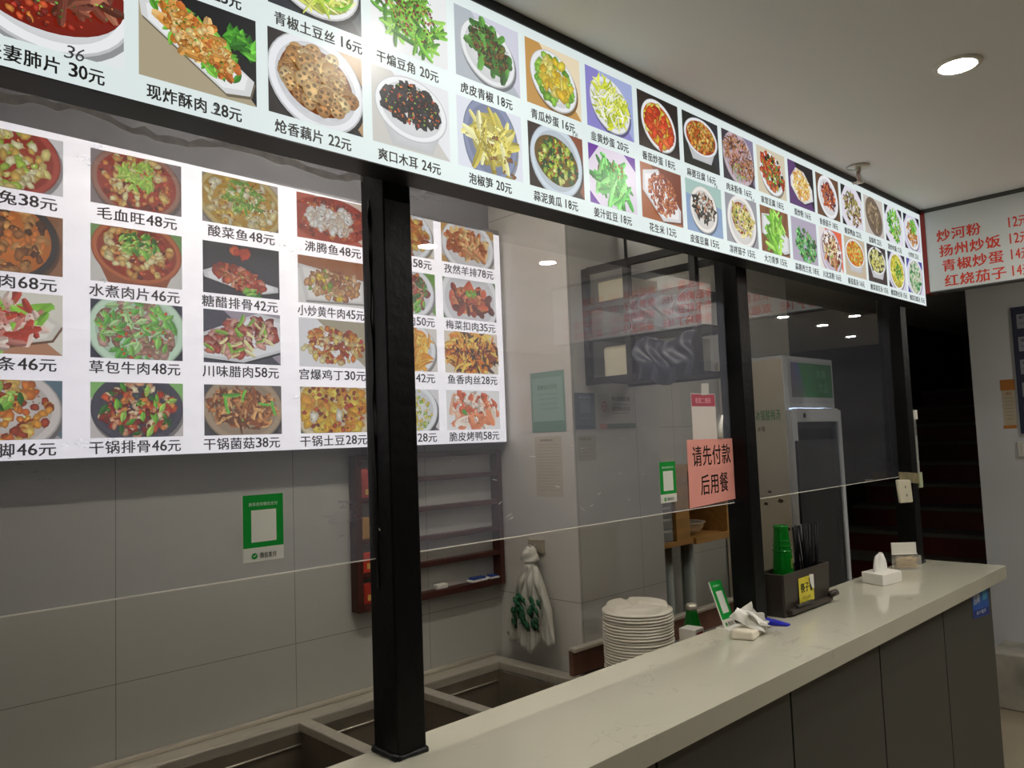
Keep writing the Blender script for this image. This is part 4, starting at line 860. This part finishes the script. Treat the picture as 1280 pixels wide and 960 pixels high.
for x in (2.98, 3.15):
    t = thing('drain_pipe', 'pale vertical pipe under the plywood cabinet, '+('the left one' if x < 3 else 'the right one'), 'pipe', (x, 2.12, 0), 'pale pipes under the plywood cabinet')
    MB().tube([(x, 2.12, 0), (x, 2.12, 1.134)], .03, 16).build('tube', mat('pvc_pipe', 'a8b0a8', .45), t)
    MB().tube([(x, 2.12, .5), (x, 2.12, .54)], .036, 16).build('collar', mat('pvc_pipe', 'a8b0a8', .45), t)

# ------------------------------------------------------------------ upright drinks fridge
fr = thing('display_fridge', 'white upright glass door drinks fridge with a green header beside the stairs', 'fridge', (3.9, 2.0, 0))
fx0, fx1, fy, fyb = 3.625, 4.18, 1.80, 2.195
M_fr = mat('fridge_white', 'c8cccf', .35, var=.02)
M_fin = mat('fridge_liner', '8fa2b0', .5)
b = MB(); b.box((fx0, fy+.03, 0), (fx0+.035, fyb, 1.97)); b.box((fx1-.035, fy+.03, 0), (fx1, fyb, 1.97)); b.box((fx0+.035, fyb-.03, 0), (fx1-.035, fyb, 1.97)); b.box((fx0+.035, fy+.03, 1.71), (fx1-.035, fyb-.03, 1.97)); b.box((fx0+.035, fy+.03, 0), (fx1-.035, fyb-.03, .14)); b.build('cabinet', M_fr, fr, bevel=.004)
MB().box((fx0+.04, fyb-.045, .14), (fx1-.04, fyb-.031, 1.70)).build('liner', M_fin, fr)
for z in (.42, .72, 1.02, 1.32): MB().box((fx0+.04, fy+.08, z), (fx1-.04, fyb-.05, z+.012)).build('wire_shelf', M_fr, fr)
MB().tube([(fx0+.10, fy+.05, 1.668), (fx1-.10, fy+.05, 1.668)], .009, 10).build('fill_tube', mat('fridge_fill_tube', 'dce6f0', .4, emit='cfe2ff', estr=26.0), fr)  # unseen tube added behind the door frame to brighten the interior
d = MB(); w_ = .055
d.box((fx0, fy, .12), (fx0+w_, fy+.028, 1.70)); d.box((fx1-w_*.6, fy, .12), (fx1, fy+.028, 1.70)); d.box((fx0+w_, fy, 1.64), (fx1-w_*.6, fy+.028, 1.708)); d.box((fx0+w_, fy, .12), (fx1-w_*.6, fy+.028, .2))
dd = d.build('door_frame', M_fr, fr, bevel=.003)
gm = bpy.data.materials.new('fridge_glass'); gm.use_nodes = True; nt = gm.node_tree; nt.nodes.clear()
o_ = nt.nodes.new('ShaderNodeOutputMaterial'); t_ = nt.nodes.new('ShaderNodeBsdfTransparent'); t_.inputs[0].default_value = (.62, .68, .72, 1); g_ = nt.nodes.new('ShaderNodeBsdfGlossy'); g_.inputs['Roughness'].default_value = .05
f_ = nt.nodes.new('ShaderNodeFresnel'); f_.inputs[0].default_value = 1.6; mx_ = nt.nodes.new('ShaderNodeMixShader')
nt.links.new(f_.outputs[0], mx_.inputs[0]); nt.links.new(t_.outputs[0], mx_.inputs[1]); nt.links.new(g_.outputs[0], mx_.inputs[2]); nt.links.new(mx_.outputs[0], o_.inputs[0])
MB().box((fx0+w_, fy+.010, .2), (fx1-w_*.6, fy+.016, 1.64)).build('door_glass', gm, dd)
MB().box((fx0+.012, fy-.012, 1.15), (fx0+.034, fy, 1.55)).build('handle', mat('handle_black', '202224', .4), dd, bevel=.003)
MB().tube([(fx0+.13, fy-.003, 1.672), (fx0+.13, fy, 1.672)], .012, 14).build('lock', M_gap, dd)
mb = MB()
mb.add([(fx0+.05, fy+.0275, 1.735), (fx1-.01, fy+.0275, 1.735), (fx1-.01, fy+.0275, 1.955), (fx0+.05, fy+.0275, 1.955)], [(0, 1, 2, 3)], col=[lin('b8bec2')]*4)
mb.add([(fx0+.07, fy+.0265, 1.765), (fx1-.025, fy+.0265, 1.765), (fx1-.025, fy+.0265, 1.94), (fx0+.07, fy+.0265, 1.94)], [(0, 1, 2, 3)], col=[lin('2c8a4e'), lin('1f7a42'), lin('1f7a42'), lin('2c8a4e')])
mb.add([(fx0+.07, fy+.0255, 1.765), (fx0+.22, fy+.0255, 1.765), (fx0+.15, fy+.0255, 1.94), (fx0+.07, fy+.0255, 1.94)], [(0, 1, 2, 3)], col=[lin('7a6a72'), lin('5a8a6a'), lin('3a5a9a'), lin('6a5a8a')])
put_text(mb, '冰爽', (fx0+.34, fy+.025, 1.86), U, V, .12, .05, .01, lin('58b080')); put_text(mb, '饮品', (fx0+.36, fy+.025, 1.79), U, V, .12, .05, .01, lin('58b080'))
note(mb.build('header_print', M_print, fr), 'green printed header')

sd = MB().box((fx0-.004, fy+.034, .02), (fx0-.0005, fyb-.004, 1.955)).build('side_panel', mat('aged_side_panel', 'cdc6b2', .5, var=.08, vscale=4), fr)
mb = MB(); put_text(mb, '冰镇酸梅汤', (fx0-.0046, 1.99, 1.652), (0, -1, 0), V, .135, .055, .012); mb.build('green_lettering', mat('green_ink', '3f8a50', .6), sd)
mb = MB(); put_text(mb, '冰镇', (fx0-.0046, 1.985, 1.60), (0, -1, 0), V, .045, .026, .005); mb.build('small_lettering', M_ink, sd)
for y, z, q in ((2.03, 1.285, 1), (1.95, 1.30, .7), (1.975, 1.24, .8), (1.9, 1.255, 1), (1.88, 1.12, 1.2)):
    MB().add([(fx0-.0045, y-dy*q, z+dz*q) for dy, dz in ((0, 0), (.02, -.006), (.034, .004), (.026, .012), (.01, .016))], [(0, 1, 2, 3, 4)]).build('stain', mat('stain_brown', '4a4034', .8), sd)
# ------------------------------------------------------------------ staircase
sc = thing('staircase', 'dark red stairs with grey nosings rising behind the far post', 'stairs', (5.5, 2.04, 0))
M_riser = mat('stair_red', '561a15', .5, var=.25, vscale=5); M_nose = mat('stair_nosing', '5e5b54', .5, var=.2)
for k in range(13):
    x, z = 4.48+.28*k, .1+.1515*k
    MB().box((x, 1.515, 0 if k == 0 else z-.1515), (x+(.28 if k < 12 else .6), 2.615, z-.026)).build('step', M_riser, sc)
    MB().box((x-.012, 1.515, z-.026), (x+.29, 2.615, z)).build('nosing', M_nose, sc)

# ------------------------------------------------------------------ right wall items
t = thing('paper_notice', 'narrow orange and cream paper strip on the right wall', 'notice', (5.398, 1.32, 1.57))
mb = MB()
def rw(y0, y1, z0, z1, c, d): mb.add([(5.3985-d, y0, z0), (5.3985-d, y1, z0), (5.3985-d, y1, z1), (5.3985-d, y0, z1)], [(0, 1, 2, 3)], col=[lin(c)]*4)
rw(1.348, 1.28, 1.565, 1.79, 'c4b8a0', 0); rw(1.352, 1.276, 1.79, 1.855, 'b8762c', .0006); rw(1.352, 1.284, 1.563, 1.582, 'c07a30', .0006)
for k in range(8): rw(1.335, 1.293, 1.765-.021*k, 1.768-.021*k, '9a8a74', .0004)
put_text(mb, '通知', (5.3975, 1.326, 1.765), (0, -1, 0), V, .028, .016, .01, lin('b06a34'))
mb.build('sheet', M_print, t)
t = thing('notice_board', 'dark blue notice board with white panels at the right edge of the photo', 'notice board', (5.39, 1.1, 1.55))
MB().box((5.384, .93, 1.53), (5.398, 1.262, 2.28)).build('board', mat('board_navy', '262d48', .4), t)
for k in range(5):
    MB().box((5.3825, .96, 2.15-.135*k), (5.3838, 1.235, 2.235-.135*k)).build('printed_sheet', mat('board_sheet', '9a9ca8', .5), t)
mb = MB()
for k in range(5):
    put_text(mb, '餐饮服务食品安全', (5.382, 1.225, 2.205-.135*k), (0, -1, 0), V, .2, .02, .01); put_text(mb, '公示牌监督信息', (5.382, 1.225, 2.172-.135*k), (0, -1, 0), V, .2, .016, .01)
mb.build('lettering', mat('board_ink', '3c4468', .5), t)
t = thing('light_switch', 'white switch plate below the notice board on the right wall', 'switch', (5.39, 1.24, 1.4))
MB().box((5.385, 1.18, 1.395), (5.399, 1.285, 1.485)).build('plate', M_white, t, bevel=.003)
MB().box((5.381, 1.2, 1.41), (5.385, 1.265, 1.47)).build('rocker', M_white, t, bevel=.002)
tag(MB().box((5.08, .88, .0005), (5.398, 1.44, .31)).build('step_block', mat('dirty_white_block', 'c2bdb0', .75, var=.45, vscale=5), None, bevel=.01), 'low dirty white block at the foot of the right wall', 'block')

# ------------------------------------------------------------------ things on the worktop
CT = 1.0205
# chopstick box
cbx = thing('chopstick_box', 'dark brown chopstick box with a torn yellow label on the worktop', 'box', (2.46, 1.25, CT))
cx0, cx1, cy0, cy1, cz1, th = 2.318, 2.640, 1.212, 1.302, CT+.132, .006
M_cb = mat('dark_brown_plastic', '3a332d', .4, var=.15)
bb = MB()
bb.hexa([(cx0+.006, cy0+.004, CT+.012), (cx1-.006, cy0+.004, CT+.012), (cx1-.006, cy0+.004+th, CT+.012), (cx0+.006, cy0+.004+th, CT+.012)], [(cx0, cy0, cz1), (cx1, cy0, cz1), (cx1, cy0+th, cz1), (cx0, cy0+th, cz1)])
bb.box((cx0, cy1-th, CT+.012), (cx1, cy1, cz1)); bb.box((cx0, cy0+th, CT+.012), (cx0+th, cy1-th, cz1)); bb.box((cx1-th, cy0+th, CT+.012), (cx1, cy1-th, cz1)); bb.box((cx0, cy0+.004, CT), (cx1, cy1, CT+.012)); bb.box((2.475, cy0+th, CT+.012), (2.48, cy1-th, cz1-.02))
bb.build('bin', M_cb, cbx, bevel=.002)
MB().box((cx0+.02, cy0-.012, CT+.006), (cx1-.01, cy0+.006, CT+.022)).build('front_ledge', M_cb, cbx, bevel=.004)
MB().tube([(cx1-.035, cy0-.014, CT+.03), (cx1+.006, cy0-.014, CT+.03)], .011, 14).build('drip_knob', M_cb, cbx)
MB().tube([(cx0+.06, cy0-.010, CT+.028), (cx0+.16, cy0-.010, CT+.028)], .006, 10).build('catch', M_cb, cbx)
mb = MB(); yl = cy0-.0006
card_mesh(mb, 2.412, 2.515, CT+.028, CT+.108, yl+.002, 'd6c83c', .002); put_text(mb, '筷子', (2.424, yl-.0006, CT+.060), U, V, .058, .03, .02, lin('1c1a10'))
put_text(mb, '干净卫生', (2.43, yl-.0006, CT+.04), U, V, .06, .008, .005, lin('a89a28'))
mb.add([(2.487, yl-.001, CT+.112), (2.517, yl-.001, CT+.108), (2.516, yl-.001, CT+.062), (2.5, yl-.001, CT+.07), (2.49, yl-.001, CT+.085)], [(0, 1, 2, 3, 4)], col=[lin('e2e0d8')]*5)
mb.add([(2.482, yl-.0008, CT+.1), (2.489, yl-.0008, CT+.1), (2.504, yl-.0008, CT+.058), (2.49, yl-.0008, CT+.06)], [(0, 1, 2, 3)], col=[lin('1c1a10')]*4)
note(mb.build('label_sticker', M_print, cbx), 'torn yellow label')
# chopsticks
rn = random.Random(21); M_stick = mat('black_chopstick', '0e0e11', .5, spec=.2)
for i in range(22):
    bx_, by_ = rn.uniform(2.545, 2.622), rn.uniform(1.232, 1.288); lean = rn.uniform(-.02, .028)
    if i < 4: lean = -.045+.008*i
    L_ = rn.uniform(.238, .25); top = (bx_+lean, by_+rn.uniform(-.006, .006), CT+.0135+L_)
    mb = MB(); mb.tube([(bx_, by_, CT+.0128), top], [.0022, .0036], 7)
    tag(mb.build('chopstick', M_stick), 'black chopstick standing upright in the dark brown chopstick box', 'chopstick', 'black chopsticks in the box')
# green bottle in the box
gbt = thing('green_bottle', 'green glass bottle standing in the left half of the chopstick box', 'bottle', (2.415, 1.262, CT+.0125))
z0 = CT+.0125; gx, gy = 2.415, 1.262
MB().lathe((gx, gy, z0), [(.030, 0), (.033, .006), (.033, .09), (.032, .12), (.029, .17), (.0245, .225), (.0225, .25), (.0235, .253), (.0235, .262), (.0215, .262), (.0205, .25), (.0225, .225), (.027, .17), (.030, .12), (.030, .01), (0, .008)], 36).build('body', M_glassy_green, gbt)
for k in range(3): MB().lathe((gx, gy, z0), [(.0262+.0016*k, .213-.016*k-.003), (.0275+.0016*k, .213-.016*k), (.0264+.0016*k, .213-.016*k+.003)], 30).build('rib', M_glassy_green, gbt)
mb = MB(); put_text(mb, '青岛', (gx-.012, gy-.0335, z0+.125), U, V, .018, .035, 0); mb.build('printed_mark', mat('bottle_gold', '9aa048', .4), gbt)
# payment stand card
pcd = thing('payment_card', 'green acrylic payment card leaning to the left on the worktop', 'sign', (2.09, 1.28, CT))
o = Vector((2.076, 1.279, CT+.0015)); Uc = Vector((.089, .010, -.004)).normalized(); Vc = Vector((.0014, .0423, .1176)).normalized(); Vc = (Vc-Uc*Vc.dot(Uc)).normalized(); Nc = Uc.cross(Vc)
if Nc.y > 0: Nc = -Nc
W_, H_ = .076, .142
P = lambda a, b, d=0: o+Uc*(a*W_)+Vc*(b*H_)+Nc*d
mb = MB(); mb.hexa([P(0, 0, -.002), P(1, 0, -.002), P(1, 1, -.002), P(0, 1, -.002)], [P(0, 0, .001), P(1, 0, .001), P(1, 1, .001), P(0, 1, .001)]); mb.build('plate', M_white, pcd)
mb = MB()
def pr4(a0, a1, b0, b1, c, d): mb.add([P(a0, b0, d), P(a1, b0, d), P(a1, b1, d), P(a0, b1, d)], [(0, 1, 2, 3)], col=[lin(c)]*4)
pr4(.02, 1, .2, 1, '0b8f33', .0013); pr4(.26, .8, .32, .78, 'd8d8d0', .0016)
put_text(mb, '推荐使用微信支付', P(.2, .87, .0016), Uc, Vc, .6*W_, .05*H_, .005, lin('a8dcb0')); put_text(mb, '微信支付', P(.38, .06, .0016), Uc, Vc, .5*W_, .08*H_, .01, lin('3c4038'))
n = 18; mb.add([P(.22+.085*math.cos(2*PI*k/n), .1+.04*math.sin(2*PI*k/n), .0016) for k in range(n)], [tuple(range(n))], col=[lin('0b8f33')]*n)
mb.build('printed_face', M_print, pcd)
mb = MB(); mb.hexa([(2.076, 1.268, CT), (2.15, 1.268, CT), (2.15, 1.312, CT), (2.076, 1.312, CT)], [(2.076, 1.272, CT+.005), (2.15, 1.272, CT+.005), (2.15, 1.31, CT+.005), (2.076, 1.31, CT+.005)]); mb.build('foot', M_white, pcd)
# tissue packet
tkp = thing('tissue_packet', 'crumpled open packet of white tissues on the worktop by the payment card', 'tissue packet', (2.08, 1.2, CT))
k0 = MB()
k0.hexa([(1.995, 1.215, CT), (2.02, 1.155, CT), (2.115, 1.178, CT), (2.10, 1.245, CT)], [(2.0, 1.215, CT+.028), (2.022, 1.16, CT+.024), (2.11, 1.182, CT+.014), (2.097, 1.24, CT+.02)])
k0.build('tissue_block', mat('tissue_cream', 'e8e0cc', .85, bump=.2), tkp, bevel=.006, seg=3)
def sheet(corners, bumps, seed, n=14):
    rn = random.Random(seed); a, b, c, d = [Vector(p) for p in corners]; nn = (b-a).cross(d-a).normalized(); vs = []; fs = []
    for i in range(n+1):
        for k in range(n+1):
            s_, t_ = i/n, k/n; p = a*(1-s_)*(1-t_)+b*s_*(1-t_)+c*s_*t_+d*(1-s_)*t_
            p = p+nn*(bumps*(math.sin(s_*5+seed)+.7*math.sin(t_*7+s_*4+seed*2)+.4*math.sin(s_*13+t_*11)))
            p.z = max(p.z, CT+.002); vs.append(p)
    for i in range(n):
        for k in range(n): q = i*(n+1)+k; fs.append((q, q+1, q+n+2, q+n+1))
    mb = MB(); mb.add(vs, fs, True); return mb
o_ = sheet([(2.01, 1.222, CT+.060), (2.05, 1.215, CT+.082), (2.19, 1.20, CT+.02), (2.09, 1.160, CT+.01)], .006, 2).build('tissue_sheet', M_paper, tkp); o_.modifiers.new('s', 'SOLIDIFY').thickness = .002
o_ = sheet([(2.05, 1.20, CT+.062), (2.12, 1.205, CT+.06), (2.19, 1.2, CT+.015), (2.11, 1.16, CT+.012)], .008, 5).build('wrapper', M_bag, tkp); o_.modifiers.new('s', 'SOLIDIFY').thickness = .0015
o_ = sheet([(2.10, 1.235, CT+.07), (2.165, 1.245, CT+.068), (2.185, 1.215, CT+.008), (2.12, 1.2, CT+.03)], .006, 7).build('wrapper', M_bag, tkp); o_.modifiers.new('s', 'SOLIDIFY').thickness = .0015
# blue plastic clip
mb = MB(); pts = [(2.235, 1.262, .010), (2.228, 1.24, .012), (2.222, 1.215, .013), (2.228, 1.185, .012), (2.236, 1.160, .009)]
for i in range(len(pts)-1):
    (xa_, ya_, wa), (xb_, yb_, wb) = pts[i], pts[i+1]
    za, zb_ = CT+.010+.006*math.sin(i), CT+.010+.006*math.sin(i+1)
    if i == len(pts)-2: zb_ = CT+.006
    mb.hexa([(xa_-wa, ya_, CT+.0), (xa_+wa, ya_, CT+.0), (xb_+wb, yb_, CT+.0), (xb_-wb, yb_, CT+.0)], [(xa_-wa, ya_, za), (xa_+wa, ya_, za), (xb_+wb, yb_, zb_), (xb_-wb, yb_, zb_)])
tag(mb.build('plastic_scoop', mat('blue_plastic', '1c22b4', .35), None, bevel=.003), 'small royal blue plastic scoop on the worktop before the chopstick box', 'scoop')
# tissue box
tbx = thing('tissue_box', 'small white tissue box with a tissue sticking out on the worktop', 'tissue box', (3.06, 1.22, CT))
q = [(2.985, 1.173), (3.122, 1.156), (3.160, 1.248), (3.022, 1.265)]
mb = MB(); mb.hexa([(x, y, CT) for x, y in q], [(x, y, CT+.04) for x, y in q]); mb.build('carton', mat('tissue_carton', 'eeeae2', .5, var=.02), tbx, bevel=.002)
mb = MB(); n, m = 18, 10; vs = []; fs = []
for i in range(m+1):
    for k in range(n):
        a = 2*PI*k/n; qz = i/m; rr_ = (.034-.015*qz**2.2)*(1+.3*math.sin(3*a+1)*(.3+qz*.7))
        vs.append((3.072+rr_*math.cos(a)*1.25+.004*math.sin(qz*3), 1.212+rr_*math.sin(a)*.6, CT+.040+.062*qz+.006*math.sin(2*a)*qz))
for i in range(m):
    for k in range(n): fs.append((i*n+k, i*n+(k+1) % n, (i+1)*n+(k+1) % n, (i+1)*n+k))
fs.append(tuple(m*n+k for k in range(n))); mb.add(vs, fs, True); mb.build('tissue', M_paper, tbx)
# toothpick box
tpb = thing('toothpick_box', 'clear toothpick box with raised white lid beside the far post', 'toothpick box', (3.44, 1.215, CT))
tx0, tx1, ty0, ty1 = 3.385, 3.468, 1.178, 1.262
q = [(3.408, 1.228), (3.465, 1.168), (3.52, 1.222), (3.463, 1.282)]
ctr = Vector((3.395, 1.235, 0)); ax = Vector((.057, -.06, 0)).normalized(); ay = Vector((.06, .057, 0)).normalized()
def TP(a, b, z): v = ctr+ax*a+ay*b; return (v.x, v.y, CT+z)
def tbox(mb, a0, a1, b0, b1, z0, z1): mb.hexa([TP(a0, b0, z0), TP(a1, b0, z0), TP(a1, b1, z0), TP(a0, b1, z0)], [TP(a0, b0, z1), TP(a1, b0, z1), TP(a1, b1, z1), TP(a0, b1, z1)])
cl = mat('clear_plastic', 'f4f0e4', .12, alpha=.16)
ha = .05; hb = .022
mb = MB(); tbox(mb, -ha, ha, -hb, -hb+.002, 0, .058); tbox(mb, -ha, ha, hb-.002, hb, 0, .058); tbox(mb, -ha, -ha+.002, -hb+.002, hb-.002, 0, .058); tbox(mb, ha-.002, ha, -hb+.002, hb-.002, 0, .058); tbox(mb, -ha+.002, ha-.002, -hb+.002, hb-.002, 0, .003); mb.build('case', cl, tpb)
mb = MB(); tbox(mb, -ha, ha, hb-.006, hb-.001, .060, .105); tbox(mb, -ha-.001, ha+.001, hb-.012, hb+.002, .056, .061); mb.build('lid', M_white, tpb, bevel=.002)
mb = MB(); rn = random.Random(31)
for k in range(70):
    zq = rn.uniform(.006, .046); a0, a1 = rn.uniform(-.045, -.02), rn.uniform(.02, .045); b_ = rn.uniform(-.017, .017); dz = rn.uniform(-.012, .012)
    mb.tube([TP(a0, b_, min(max(zq-dz, .005), .052)), TP(a1, b_+rn.uniform(-.002, .002), min(max(zq+dz, .005), .052))], .0011, 5)
tag(mb.build('toothpicks', mat('toothpick_wood', 'cfae74', .7)), 'pile of wooden toothpicks inside the clear box', 'toothpicks', kind='stuff')

# ------------------------------------------------------------------ fittings on the far post
t = thing('socket_plate', 'white socket plate hanging from tape on the far black post', 'socket', (3.43, 1.236, 1.28))
q = [(3.392, 1.283), (3.495, 1.270), (3.475, 1.378), (3.372, 1.386)]
q = [(3.405+a, z) for a, z in ((-.05, 1.29), (.078, 1.283), (.066, 1.378), (-.07, 1.386))]
mb = MB(); mb.hexa([(x, 1.236, z) for x, z in q], [(x, 1.222, z) for x, z in q]); mb.build('plate', mat('aged_white_plastic', 'd8d0b8', .45), t, bevel=.006, seg=3)
for (x, z) in ((3.405, 1.352), (3.415, 1.318)): MB().tube([(x, 1.2215, z), (x, 1.2225, z)], .006, 10).build('socket_hole', mat('socket_hole', '6a6050', .6), t)
t = thing('packing_tape', 'yellowed clear tape wrapped round the far post above the socket', 'tape', (3.5, 1.234, 1.37))
mb = MB(); mb.hexa([(3.39, 1.2365, 1.375), (3.605, 1.2365, 1.352), (3.605, 1.2375, 1.352), (3.39, 1.2375, 1.375)], [(3.385, 1.2365, 1.415), (3.605, 1.2365, 1.398), (3.605, 1.2375, 1.398), (3.385, 1.2375, 1.415)])
mb.hexa([(3.604, 1.236, 1.345), (3.606, 1.236, 1.345), (3.606, 1.31, 1.345), (3.604, 1.31, 1.345)], [(3.604, 1.236, 1.40), (3.606, 1.236, 1.40), (3.606, 1.31, 1.40), (3.604, 1.31, 1.40)]); mb.build('strip', mat('yellowed_tape', 'a89c78', .3, var=.5, vscale=30, alpha=.8), t)
t = thing('cable_cover', 'slim white cable cover with barcode strip on the far post edge', 'cable cover', (3.63, 1.25, 1.35))
mb = MB(); mb.box((3.605, 1.236, 1.345), (3.622, 1.252, 1.665)); mb.build('strip', mat('grey_plastic', '9a9c96', .4), t)
mb = MB(); mb.box((3.604, 1.233, 1.628), (3.638, 1.254, 1.668)); mb.build('end_cap', M_white, t, bevel=.002)
mb = MB()
for k in range(16): mb.box((3.606, 1.2352, 1.56+.004*k), (3.621, 1.2359, 1.5622+.004*k))
mb.build('barcode', M_ink, t)
mb = MB(); mb.box((3.606, 1.233, 1.335), (3.640, 1.256, 1.40)); note(mb.build('clip', mat('greenish_plastic', 'b4bc98', .4), t), 'greenish end clip')

# ------------------------------------------------------------------ ceiling fittings
sp = thing('sprinkler', 'small brass and steel sprinkler head on the ceiling above the lightbox', 'sprinkler', (2.838, 1.09, 2.47))
SX, SY = 2.80, 1.085
MB().lathe((SX, SY, CEIL-.006), [(.036, 0), (.038, .003), (.03, .0055)], 24).build('rosette', M_steel, sp)
mb = MB(); mb.tube([(SX, SY, CEIL-.006), (SX, SY, CEIL-.022)], .009, 12)
for s_ in (-1, 1): mb.tube([(SX+s_*.008, SY, CEIL-.02), (SX+s_*.017, SY, CEIL-.034), (SX+s_*.011, SY, CEIL-.05), (SX, SY, CEIL-.056)], .003, 8)
mb.build('frame_arms', M_steel, sp)
MB().tube([(SX, SY, CEIL-.022), (SX, SY, CEIL-.055)], .0032, 8).build('bulb', mat('bulb_red', 'c8a090', .1), sp)
mb = MB()
for k in range(10):
    a = 2*PI*k/10; mb.box((SX+.006*math.cos(a)-.003, SY+.006*math.sin(a)-.003, CEIL-.059), (SX+.021*math.cos(a)+.003, SY+.021*math.sin(a)+.003, CEIL-.0575))
mb.lathe((SX, SY, CEIL-.06), [(.012, 0), (.012, .003)], 16); mb.build('deflector', M_steel, sp)

DL = [((2.217, .591), 'round recessed downlight in the white ceiling above the worktop', 2),
      ((3.02, -.24), 'recessed downlight behind the camera side, mirrored in the middle pane', 1),
      ((3.25, .2), 'recessed downlight near the red-letter sign, mirrored high in the middle pane', 1),
      ((2.29, -.334), 'recessed downlight mirrored over the lamb chop picture', 1),
      ((5.75, -1.08), 'recessed downlight beyond the sign, mirrored below the red lettering', 1),
      ((6.1, -.48), 'recessed downlight beyond the sign, mirrored at the left of the far pane', 1),
      ((6.93, -.53), 'recessed downlight far down the hall, mirrored in the centre of the far pane', 1),
      ((8.09, -.76), 'recessed downlight farthest down the hall, mirrored lowest in the far pane', 1),
      ((6.6, -.1), 'recessed downlight down the hall, mirrored highest in the far pane', 1),
      ((4.62, .25), 'unseen downlight added between the red-letter sign and the right wall', 1),  # added out of view to brighten the right wall
      ((1.0, .80), 'unseen downlight added above the near end of the worktop', 2)]  # added out of view to light the worktop from overhead
M_em = []
for nm, g in (('downlight_glow_soft', DOWNLIGHT_SOFT), ('downlight_glow', DOWNLIGHT)):
    m_ = bpy.data.materials.new(nm); m_.use_nodes = True; M_em.append(m_)
    b_ = m_.node_tree.nodes['Principled BSDF']; b_.inputs['Base Color'].default_value = (.8, .8, .8, 1)
    b_.inputs['Emission Color'].default_value = (1, .955, .87, 1); b_.inputs['Emission Strength'].default_value = g
for (x, y), lab, k in DL:
    t = thing('downlight', lab, 'downlight', (x, y, CEIL-.01), 'recessed ceiling downlights')
    MB().lathe((x, y, CEIL-.0065), [(.044, .001), (.046, 0), (.056, .002), (.058, .006)], 36).build('trim_ring', M_white, t)
    MB().lathe((x, y, CEIL-.006), [(.043, 0), (.0435, .003)], 32).build('diffuser', M_em[k-1], t)
for x0, x1, y, g, lab in ((.65, 1.75, 1.5, KITCHEN_GLOW, 'unseen white fill lamp added on the kitchen ceiling above the steam table'), (2.75, 3.35, 1.56, KITCHEN_GLOW*.45, 'unseen short fill lamp added on the kitchen ceiling above the prep bench')):  # fill lamps added above the lightbox, out of view, to brighten the kitchen
    kl = thing('fill_lamp', lab, 'lamp', ((x0+x1)/2, y, CEIL-.06))
    MB().box((x0-.02, y-.04, CEIL-.03), (x1+.02, y+.04, CEIL-.001)).build('housing', M_white, kl, bevel=.004)
    MB().tube([(x0, y, CEIL-.045), (x1, y, CEIL-.045)], .014, 16).build('tube', mat('fill_lamp_tube_%d' % int(g), 'f0ead8', .4, emit='fff7ea', estr=g), kl)
